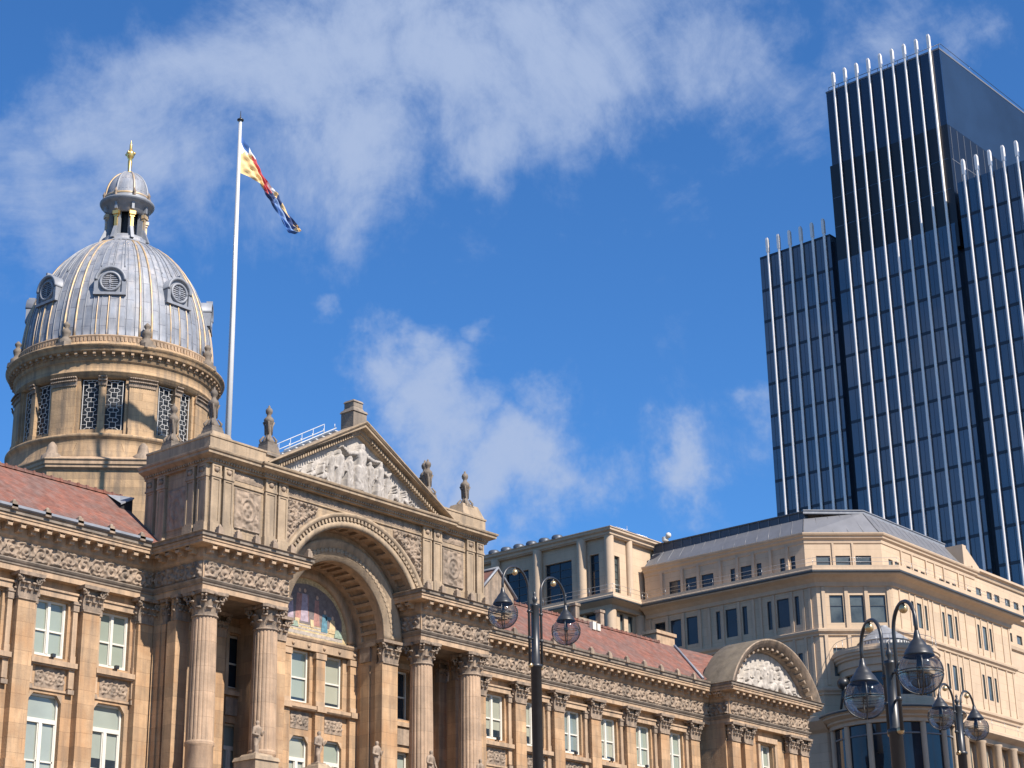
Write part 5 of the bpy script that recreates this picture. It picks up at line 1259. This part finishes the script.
dgl = MB(); dgl.sweep([(111.7, 65.8), (114.7, 62.7), (127.0, 62.7)], [(0, 38.9), (.04, 38.95), (.04, 39.14), (.10, 39.16), (.10, 39.22), (-.2, 39.24)]); dgl.build('roof_edge', lead_pl, off)
m = MB(); m.box(WORLD, 126.9, 127.5, -63.4, -61.2, 37.1, 38.9); m.add([(127.5, 61.3, 38.9), (129.6, 61.3, 37.6), (129.6, 62.5, 37.6), (127.5, 62.5, 38.9), (127.5, 61.3, 37.4), (129.6, 61.3, 37.4)], [(0, 1, 2, 3), (0, 1, 5, 4)]); m.build('roof_parapet', brtr, off)
m = MB(); m.lathe((111.4, 77.6, 39.1), [(.25, 0), (.25, .3)], 10); m.ball((111.4, 77.3, 39.5), .22, 10); m.build('roof_dome_camera', white, off)
# right continuation, ends of the block
m = MB(); rr2 = [(x+dx, x+dx+.7, z, z+1.6) for x in (134.5, 139) for dx in (0, 1.4) for z in (30.6,)]
m2 = Fr((0, 61.0), 0); owall(m, m2, 131.6, 155, 0, 34.4, [(132.6, 133.5, 32.4, 33.1), (134.3, 135.2, 32.4, 33.1), (136, 137, 32.4, 33.1)], gm=brgl2); m.mark(); m.box(WORLD, 128.6, 155, -80, -62.0, 34.4, 36.9); m.mark(); m.box(WORLD, 111.4, 131, -80, -65.6, 33.3, 36.3)
m.build_each('wall', brst, off)
m = MB(); m.sweep([(131.7, 61.0), (155, 61.0)], [(0, 31.7), (.15, 31.8), (.2, 32.05), (0, 32.1)]); m.sweep([(131.7, 61.0), (155, 61.0)], [(0, 34.0), (.3, 34.2), (.3, 34.45), (0, 34.5)]); m.box(m2, 132.5, 150, 0, .05, 30.2, 31.2); m.build('cornice', brtr, off)
# balcony railings
def rail(path, z, h=.55, n=6, m_=steel):
    mb = MB()
    for (a, b) in zip(path, path[1:]):
        a_, b_ = Vector((*a, z)), Vector((*b, z)); l = (b_-a_).length; k = max(1, int(l/2.0))
        for i in range(k+1): p = a_+(b_-a_)*(i/k); mb.tube([p, p+Vector((0, 0, h))], .014, 4)
        for q in (h, h*.5): mb.tube([a_+Vector((0, 0, q)), b_+Vector((0, 0, q))], .012, 4)
    return mb
rail([(109.3, 78.4), (109.3, 63.9), (113.3, 59.6), (132.2, 59.6)], 34.33).build('balcony_railing', steel, off)
# projecting left wing
sw = MB(); S1 = Fr((106.6, 100), -math.pi/2); SF = Fr((0, 79.3), 0)
SLW = [(100-89.24, 100-86.95, 34.7, 37.7), (100-85.35, 100-82.81, 34.7, 37.7), (100-81.13, 100-80.26, 34.7, 37.7), (100-93.6, 100-91, 34.7, 37.7)]
sw.wall(S1, 0, 20.7, 33.9, 39.0, SLW, 0, .3)
for a, b, c, d in SLW: owin(S1, a, b, c, d, .22, mull=1 if b-a > 1 else 0, trans=(.2, .4, .6, .8))
sw.wall(SF, 106.6, 112.6, 33.9, 39.2, [(107.07, 107.84, 34.7, 37.5)], 0, .3); owin(SF, 107.07, 107.84, 34.7, 37.5, .2, trans=(.2, .4, .6, .8), gm=brgl2)
sw.box(WORLD, 106.8, 113, -100, -79.6, 38.6, 39.25)
LOW1 = [(100-82.56, 100-81.9, 30.9, 33.3), (100-81.66, 100-80.64, 30.9, 33.3), (100-80.28, 100-79.6, 30.9, 33.3), (100-85.5, 100-84.4, 30.9, 33.3), (100-84.1, 100-83.0, 30.9, 33.3), (100-90, 100-87, 30.9, 33.3)]
sw.wall(S1, 0, 20.7, 0, 33.9, LOW1, 0, .3)
for a, b, c, d in LOW1: owin(S1, a, b, c, d, .22)
LF = [(107.63, 108.13, 30.9, 33.2), (108.62, 109.27, 30.9, 33.2)]
sw.wall(SF, 106.6, 110.2, 0, 33.9, LF, 0, .3)
for a, b, c, d in LF: owin(SF, a, b, c, d, .2, gm=brgl2)
sw.build('side_wing_wall', brst, off)
m = MB(); m.sweep([(106.3, 100), (106.3, 79.0), (113.2, 79.0)], [(0, 38.85), (.1, 38.9), (.12, 39.06), (.28, 39.16), (.30, 39.3), (.36, 39.34), (.36, 39.40), (-.2, 39.44)])
m.sweep([(106.4, 100), (106.4, 79.1), (110.2, 79.1)], [(0, 33.3), (.15, 33.35), (.2, 33.6), (.5, 33.75), (.72, 33.86), (.75, 34.0), (.75, 34.14), (.70, 34.2), (.7, 34.36), (-.3, 34.38)])
m.box(WORLD, 106.3, 113, -100, -79.0, 38.8, 38.9)
m.build('side_wing_cornice', brtr, off)
for x, y, z0, z1, r_ in [(106.35, 90.0, 34.3, 38.88, .36), (106.35, 85.85, 34.3, 38.88, .36), (106.35, 81.65, 34.3, 38.88, .36), (106.6, 79.3, 34.3, 38.88, .36), (108.9, 79.2, 34.3, 38.88, .28), (106.6, 79.35, 29, 33.35, .42), (109.9, 79.2, 29, 33.35, .42), (106.35, 94.2, 34.3, 38.88, .36)]:
    m = MB(); m.lathe((x, y, 0), [(r_, z0), (r_, z1)], 20); m.build('column', brtr, off)
rail([(105.75, 100), (105.75, 78.45), (110, 78.45)], 34.36, .6).build('balcony_railing', steel, off)
m = MB()
for k in range(6): m.mark(); m.lathe((106.35, 83.9+1.25*k, 39.36), [(.45, 0), (.45, .22), (.35, .34), (.001, .4)], 12)
m.build_each('roof_vent', brlou, off)
m = MB(); m.box(WORLD, 106.4, 107.6, -81.5, -80.8, 39.4, 39.45); m.tube([(109.2, 79.5, 39.4), (109.2, 79.5, 40.2)], .02, 4); m.tube([(107.5, 79.3, 39.4), (107.5, 79.3, 39.75), (111.5, 79.3, 39.75), (111.5, 79.3, 39.4)], .02, 4); m.build('roof_rail', steel, off)
# curved corner bay
BX, BY = 112.9, 60.9; bc = (BX, BY, 0); a0, a1 = R(130), R(345)
def blathe(prof, m_, nm, seg=48, sm_=True, a=(R(120), R(360))): return MB().lathe(bc, prof, seg, a[0], a[1], smooth=sm_).build(nm, m_, off)
blathe([(3.05, 26.5), (3.2, 26.55), (3.2, 26.95), (3.32, 27.0), (3.32, 27.45), (3.45, 27.5), (3.45, 27.62), (3.58, 27.72), (3.58, 27.86), (3.66, 27.92), (3.66, 28.12), (3.55, 28.16), (3.55, 28.3), (.5, 28.35)], brtr, 'bay_cornice', 64, False)
blathe([(2.95, 24.9), (2.95, 26.52)], brgl, 'bay_window_band')
blathe([(2.9, 24.92), (3.3, 24.9), (3.3, 24.7), (3.42, 24.65), (3.42, 24.3), (3.55, 24.25), (3.55, 24.15), (3.3, 24.1)], brtr, 'bay_balcony', 64, False)
blathe([(4.15, 22.95), (4.25, 22.98), (4.25, 23.2), (4.45, 23.3), (4.45, 23.42), (4.8, 23.6), (4.8, 23.72), (4.92, 23.76), (4.92, 23.98), (4.84, 24.0), (3.4, 24.2)], brtr, 'lower_bay_cornice', 64, False)
blathe([(4.95, 23.78), (5.0, 23.8), (5.0, 23.88), (4.95, 23.9)], brframe, 'bay_gutter')
blathe([(4.0, 14), (4.0, 22.95)], brgl, 'lower_bay_glass'); blathe([(4.02, 22.2), (4.06, 22.2), (4.06, 22.32), (4.02, 22.32)], brroof, 'transom_rail')
m = MB()
for k in range(9):
    a = R(138+25*k); m.mark(); m.lathe((BX+4.08*math.cos(a), BY+4.08*math.sin(a), 0), [(.19, 14), (.19, 22.95)], 12)
m.build_each('bay_column', brtr, off)
m = MB()
for k in range(13):
    a = R(140+16*k); m.box(Fr((BX+2.97*math.cos(a), BY+3.07*math.sin(a)), a+math.pi/2), -.05, .05, -.02, .05, 24.9, 26.5)
m.build('bay_mullion', brframe, off)
m = MB(); m.lathe(bc, [(1.75, 28.3), (1.75, 28.95)], 28); m.build('bay_rooflight_drum', lattice_m, off)
m = MB()
for k in range(44): a = 2*math.pi*k/44; m.box(Fr((BX+1.76*math.cos(a), BY+1.76*math.sin(a)), a+math.pi/2), -.03, .03, 0, .05, 28.35, 28.9)
m.lathe(bc, [(1.8, 28.95), (1.85, 29.0), (1.1, 29.6), (.35, 30.1), (.3, 30.2), (.001, 30.25)], 20, smooth=False); m.build('bay_rooflight', lead_pl, off)
m = MB(); 
for k in range(16):
    a = R(125+15*k); m.tube([(BX+3.45*math.cos(a), BY+3.45*math.sin(a), 28.25), (BX+3.45*math.cos(a), BY+3.45*math.sin(a), 28.95)], .018, 4)
m.tube([(BX+3.45*math.cos(R(a)), BY+3.45*math.sin(R(a)), 28.95) for a in range(125, 355, 6)], .02, 4); m.build('bay_railing', steel, off)
# dark carriage lamps by the bay
m = MB()
for zz_ in (26.3,): m.tube([(109.9, 63.0, 23.9), (109.3, 62.3, 25.6)], .09, 6)
m.ball((109.2, 62.2, 25.9), .42, 10); m.build('roof_floodlight', iron, off)
# lower colonnade of the right face
m = MB(); m.sweep([(110.0, 70), (110.0, 64.0)], [(0, 23.0), (.3, 23.2), (.8, 23.7), (.8, 24.0), (0, 24.2)]); m.sweep([(114.5, 60.0), (150, 60.0)], [(0, 23.4), (.25, 23.5), (.3, 23.8), (.7, 24.0), (.85, 24.1), (.85, 24.3), (.7, 24.4), (-.3, 24.6)]); m.build('colonnade_cornice', brtr, off)
rail([(114.6, 59.4), (150, 59.4)], 24.5, .7).build('balcony_railing', steel, off)
m = MB(); g_ = MB()
for k in range(14):
    x = 118.6+2.5*k; m2 = MB(); m2.lathe((x, 59.75, 0), [(.34, 12), (.34, 23.3), (.42, 23.4), (.42, 23.5)], 20); m2.build('column', brtr, off)
    g_.box(Fr((0, 60.22), 0), x+.45, x+.95, 0, .04, 20, 23.0); g_.box(Fr((0, 60.22), 0), x+1.35, x+1.85, 0, .04, 20, 23.0)
g_.build('colonnade_window', brgl2, off)

# ================================================================== UNSEEN BLOCK ADDED TO SHADE THE CORNER BAY
nb = empty('added_shade_block', (105, 28, 0)); tag(nb, 'tall brown brick block outside the picture, added across the street to shade the corner bay', 'added shading block')
m = MB(); NBF = Fr((99.5, 22), 0); NBL = Fr((99.5, 34), -math.pi/2); NBB = Fr((110.5, 34), math.pi)
hs_ = [(x, x+1.2, z, z+1.9) for x in (.8, 3.0, 5.2, 7.4, 9.2) for z in [3+3.6*k for k in range(13)]]
for fr_, l_ in ((NBF, 11), (NBL, 12), (NBB, 11)): m.wall(fr_, 0, l_, 0, 53.4, hs_, 0, .25)
m.add([(110.5, 22, 0), (110.5, 34, 0), (110.5, 34, 53.4), (110.5, 22, 53.4)], [(0, 1, 2, 3)]); m.add([(99.5, 22, 53.4), (110.5, 22, 53.4), (110.5, 34, 53.4), (99.5, 34, 53.4)], [(0, 1, 2, 3)])
m.build('wall', mat('brown_brick', (.20, .11, .07), brick=(.225, .075, .01, .2)), nb)
MB().box(WORLD, 99.78, 110.2, -33.7, -22.3, .1, 53.2).build('glazing', brgl, nb)
MB().sweep([(99.5, 34), (99.5, 22), (110.5, 22), (110.5, 34)], [(0, 52.9), (.3, 53.1), (.3, 53.5), (-.2, 53.6)]).build('parapet', brtr, nb)

# ================================================================== GLASS TOWER
tx, tyy = 170.54, 78.92; ta = R(-1.35)
tw = empty('glass_tower', (tx, tyy, 0)); tag(tw, 'dark blue glass office tower of stepped slabs with bright vertical fins', 'skyscraper')
TF = Fr((tx, tyy), -math.pi/2+ta)      # left face; u = -s  (s measured away)
TS = Fr((tx, tyy), ta)                 # right face of the centre slab
FLZ = 3.83; Z0 = 86.8
def slab(nm, s0, s1, ztop, depth, m_, z0=0):
    m = MB(); m.box(TF, -s1, -s0, -depth, 0, z0, ztop); return m.build(nm, m_, tw)
# centre slab: glass up to Z0, black band, upper screen
slab('centre_slab', .36, 14.95, Z0, 30, tg); slab('dark_plant_band', .36-.0, 14.95, 98.6, 30, tg_dark, Z0)
m = MB(); m.box(TF, -14.65, 0, -40, 0, 98.6, 107.9); m.build('upper_screen', tg_top, tw)
m = MB(); m.box(TS, .3, 40, -.5, .003, 98.61, 107.9); m.build('side_screen', tg_side, tw)
m = MB(); m.box(TS, -.05, 40, -14.7, .04, 107.9, 108.1); m.build('parapet_cap', brroof, tw)
slab('side_upper', .0, .36, 98.6, 30, tg_dark, 84)
TFL = Fr(TF.P(0, -.45, 0)[:2], -math.pi/2+ta); TFR = Fr(TF.P(0, .45, 0)[:2], -math.pi/2+ta)
m = MB(); m.box(TFL, -25.46, -15.96, -30, 0, 0, 90.3); m.build('lower_slab', tg, tw)
m = MB(); m.box(TFL, -25.46, -15.96, -3, .01, 90.3, 90.6); m.build('parapet_cap', spandrel, tw)
m = MB(); m.box(TFL, -15.96, -14.9, -29, -.9, 0, 90.0); m.build('recess', spandrel, tw)
m = MB(); m.box(TFR, .66, 28, -30, 0, 0, 91.0); m.build('right_slab', tg, tw)
m = MB(); m.box(TF, -.36, .66, -29, -.9, 0, 84.0); m.build('recess', spandrel, tw)
# window grid on the right return of the centre slab
m = MB()
for k in range(16): m.box(TS, .6+1.5*k, .66+1.5*k, 0, .02, 87.0, 98.5)
m.box(TS, .3, 24, 0, .02, 94.4, 94.47); m.build('return_mullion', brroof, tw)
m = MB(); m.box(TS, .3, 30, -.5, .004, 84, 98.6); m.build('return_glazing', tg_dark, tw)
# spandrel lines
sp2 = MB()
for fr_, a, b, z in ((TFL, -25.46, -15.96, 86.45), (TF, -14.95, -.36, 83.1), (TFR, .66, 28, 87.1)):
    while z > 2:
        sp2.mark(); sp2.box(fr_, a+.02, b-.02, 0, .03, z-.30, z+.03); z -= 3.83
sp2.build_each('spandrel_line', spandrel, tw)
thin = MB()
for z in (90.9, 94.5): thin.box(TF, -14.95, -.36, 0, .025, z-.06, z)
thin.build('band_joint', tg, tw)
mu = MB()
for fr_, a, b, zt in ((TFL, -25.46, -15.96, 90.3), (TF, -14.65, -.36, 107.9), (TFR, .66, 28, 91.0)):
    u = a+.5; mu.mark()
    while u < b: mu.box(fr_, u-.018, u+.018, 0, .012, 0, min(zt, 86.5) if zt > 100 else zt); u += .765
mu.build_each('glazing_mullion', spandrel, tw)
# fins: one mesh per height, shared by copies
def fin_mesh(h, s):
    mb = MB(); f = Fr((0, 0), -math.pi/2+ta)
    pts_ = [(.16*math.cos(t), .20+.16*math.sin(t)) for t in [2*math.pi*i/14 for i in range(14)]]; k_ = len(pts_)
    mb.add([f.P(u, w_, z) for z in (0, h-1.7) for u, w_ in pts_], [(i, (i+1) % k_, k_+(i+1) % k_, k_+i) for i in range(k_)], True)
    k = [f.P(u, w_, z) for z, lst in ((h-1.7, ((-.16, .02), (.16, .02), (.16, .38), (-.16, .38))), (h-.15, ((-.16, .02), (.16, .02), (.16, .38), (-.16, .38)))) for u, w_ in lst]
    mb.add(k, [(0, 1, 2, 3), (4, 5, 6, 7), (0, 1, 5, 4), (1, 2, 6, 5), (2, 3, 7, 6), (3, 0, 4, 7)])
    mb.add([f.P(-.16, .02, h-.15), f.P(.16, .02, h-.15), f.P(.16, .38, h-.15), f.P(-.16, .38, h-.15), f.P(-.10, .1, h+.1), f.P(.10, .1, h+.1), f.P(.10, .35, h+.1), f.P(-.10, .35, h+.1)], [(0, 1, 5, 4), (1, 2, 6, 5), (2, 3, 7, 6), (3, 0, 4, 7), (4, 5, 6, 7)])
    o = bakeable(mb, 'fin', fin_m, tw, (0, 0, 0)); return o
for h, lst in ((92.5, [24.16-1.513*k for k in range(6)]), (110.0, [13.43-1.546*k for k in range(9)]), (93.3, [-1.67-1.55*k for k in range(17)])):
    o0 = fin_mesh(h, 0); TFX = {92.5: TFL, 110.0: TF, 93.3: TFR}[h]
    for i, s in enumerate(lst):
        o = o0 if i == 0 else o0.copy()
        if i: C.objects.link(o)
        p = TFX.P(-s, 0, 0); o.location = Vector((p.x-tx, p.y-tyy, 0))
m = MB(); m.tube([TF.P(-14.6, -.6, 108.9), TF.P(-.1, -.6, 108.9), TS.P(40, -.6, 108.9)], .04, 4)
for k in range(12): m.tube([TF.P(-14.6+1.3*k, -.6, 107.9), TF.P(-14.6+1.3*k, -.6, 108.9)], .035, 4)
m.build('roof_railing', iron, tw)

# ------------------------------------------------------------------ street lamps
def street_lamp(pc_, gl, gr, gd, zarc, zpost, zcoll, rpost, label):
    """pc_ = post xy; gl, gr = globe xy; gd = globe centre z"""
    x, y = pc_; root = empty('street_lamp', (x, y, 0)); tag(root, label, 'street lamp', 'black twin globe street lamps')
    m = MB(); r1 = rpost
    m.lathe((x, y, 0), [(r1*2.4, 0), (r1*2.4, .3), (r1*1.8, .5), (r1*1.5, 1.2), (r1*1.15, 1.4), (r1, 1.6), (r1, zcoll), (r1*1.25, zcoll+.01), (r1*1.25, zcoll+.06), (r1*.80, zcoll+.08), (r1*.78, zpost-.06), (r1*.95, zpost-.03), (r1*.95, zpost+.01), (r1*.4, zpost+.02)], 20)
    m.build('post', iron, root)
    m = MB(); m.lathe((x, y, zpost), [(r1*.35, 0), (r1*.3, .05), (r1*.5, .09), (r1*.5, .13), (r1*.2, .18), (r1*.32, .22), (.001, .28)], 10); m.build('post_finial', iron, root)
    for (gx, gy) in (gl, gr):
        d = Vector((gx-x, gy-y, 0)); L0 = d.length; d.normalize(); off_ = .19
        arm = MB(); xs = Vector((x, y, 0))+d*off_; Rr = (L0-off_)/2; cz = zarc-Rr
        pts = [xs+Vector((0, 0, zcoll+.02)), xs+Vector((0, 0, cz))]+[xs+d*(Rr-Rr*math.cos(t))+Vector((0, 0, cz+Rr*math.sin(t))) for t in [math.pi*i/14 for i in range(1, 15)]]
        pts.append(Vector((gx, gy, gd+.42)))
        arm.tube(pts, .026, 8); ao = arm.build('arm', iron, root)
        q = MB(); cc = xs+d*(Rr*1.05)+Vector((0, 0, cz+Rr*.72)); q.ball(tuple(cc), .06, 10); q.build('scroll_ball', brassball, ao)
        q = MB(); q.tube([cc, cc+Vector((0, 0, Rr*.26))], .018, 5)
        for zc_ in (zpost-.16, zcoll+(zpost-zcoll)*.45): q.tube([Vector((x, y, zc_)), Vector((x, y, zc_))+d*(off_+.035)], .018, 5); q.ball(tuple(Vector((x, y, zc_))+d*off_), .042, 8)
        q.build('bracket', iron, ao)
        r_ = .285; c = (gx, gy, gd-.02)
        cp_ = MB(); cp_.lathe(c, [(.028, .52), (.04, .47), (.05, .42), (.085, .38), (.115, .33), (.125, .31), (.15, .285), (.165, .26), (.185, .225), (.20, .20), (.19, .19)], 24)
        lan_ = cp_.build('lamp_hood', iron, root)
        gg = MB(); gg.lathe(c, [(r_*.97*math.cos(t), r_*.97*math.sin(t)) for t in [R(-90+i*6.6) for i in range(0, 21)]], 32); gg.build('globe', lampglass, lan_)
        cg = MB()
        for k in range(4):
            a = k*math.pi/2+.6; cg.tube([(gx+r_*math.cos(t)*math.cos(a), gy+r_*math.cos(t)*math.sin(a), gd-.02+r_*math.sin(t)) for t in [R(-88+i*10) for i in range(13)]], .011, 5)
        for zc_ in (0.0, -.035): rr_ = math.sqrt(r_*r_-zc_*zc_); cg.tube([(gx+rr_*math.cos(t), gy+rr_*math.sin(t), gd-.02+zc_) for t in [math.pi*2*i/28 for i in range(29)]], .007, 5)
        cg.build('cage', iron, lan_)
        bl = MB(); bl.lathe((gx, gy, gd-.02), [(.03, .2), (.035, .1), (.045, .05), (.04, 0), (.001, -.03)], 10); bl.build('bulb', dark, lan_)
    # collar with brass balls
    m = MB()
    dd = Vector((gr[0]-gl[0], gr[1]-gl[1], 0)).normalized()
    for s in (-1, 1): m.mark(); m.ball((x+dd.x*s*rpost*1.6, y+dd.y*s*rpost*1.6, zcoll+.03), .05, 8)
    m.build_each('collar_ball', brassball, root)
    return root
O = Vector((0, 0, 1.6))
LAMPS = [((27.978, 22.68), (26.984, 22.666), (28.971, 22.693), 9.993, 10.986, 10.326, 9.073, 0.105, 'twin globe lamp before the red tiled wing roof, leftmost of the three'), ((21.432, 11.505), (21.94, 12.185), (20.924, 10.824), 6.273, 7.217, 6.551, 5.617, 0.088, 'largest black twin globe lamp, in front of the curved corner bay'), ((38.541, 19.101), (37.619, 19.055), (39.462, 19.146), 8.922, 9.684, 9.269, 8.181, 0.1, 'smallest and rightmost black twin globe lamp, before the cream colonnade')]
for d in LAMPS: street_lamp(*d)
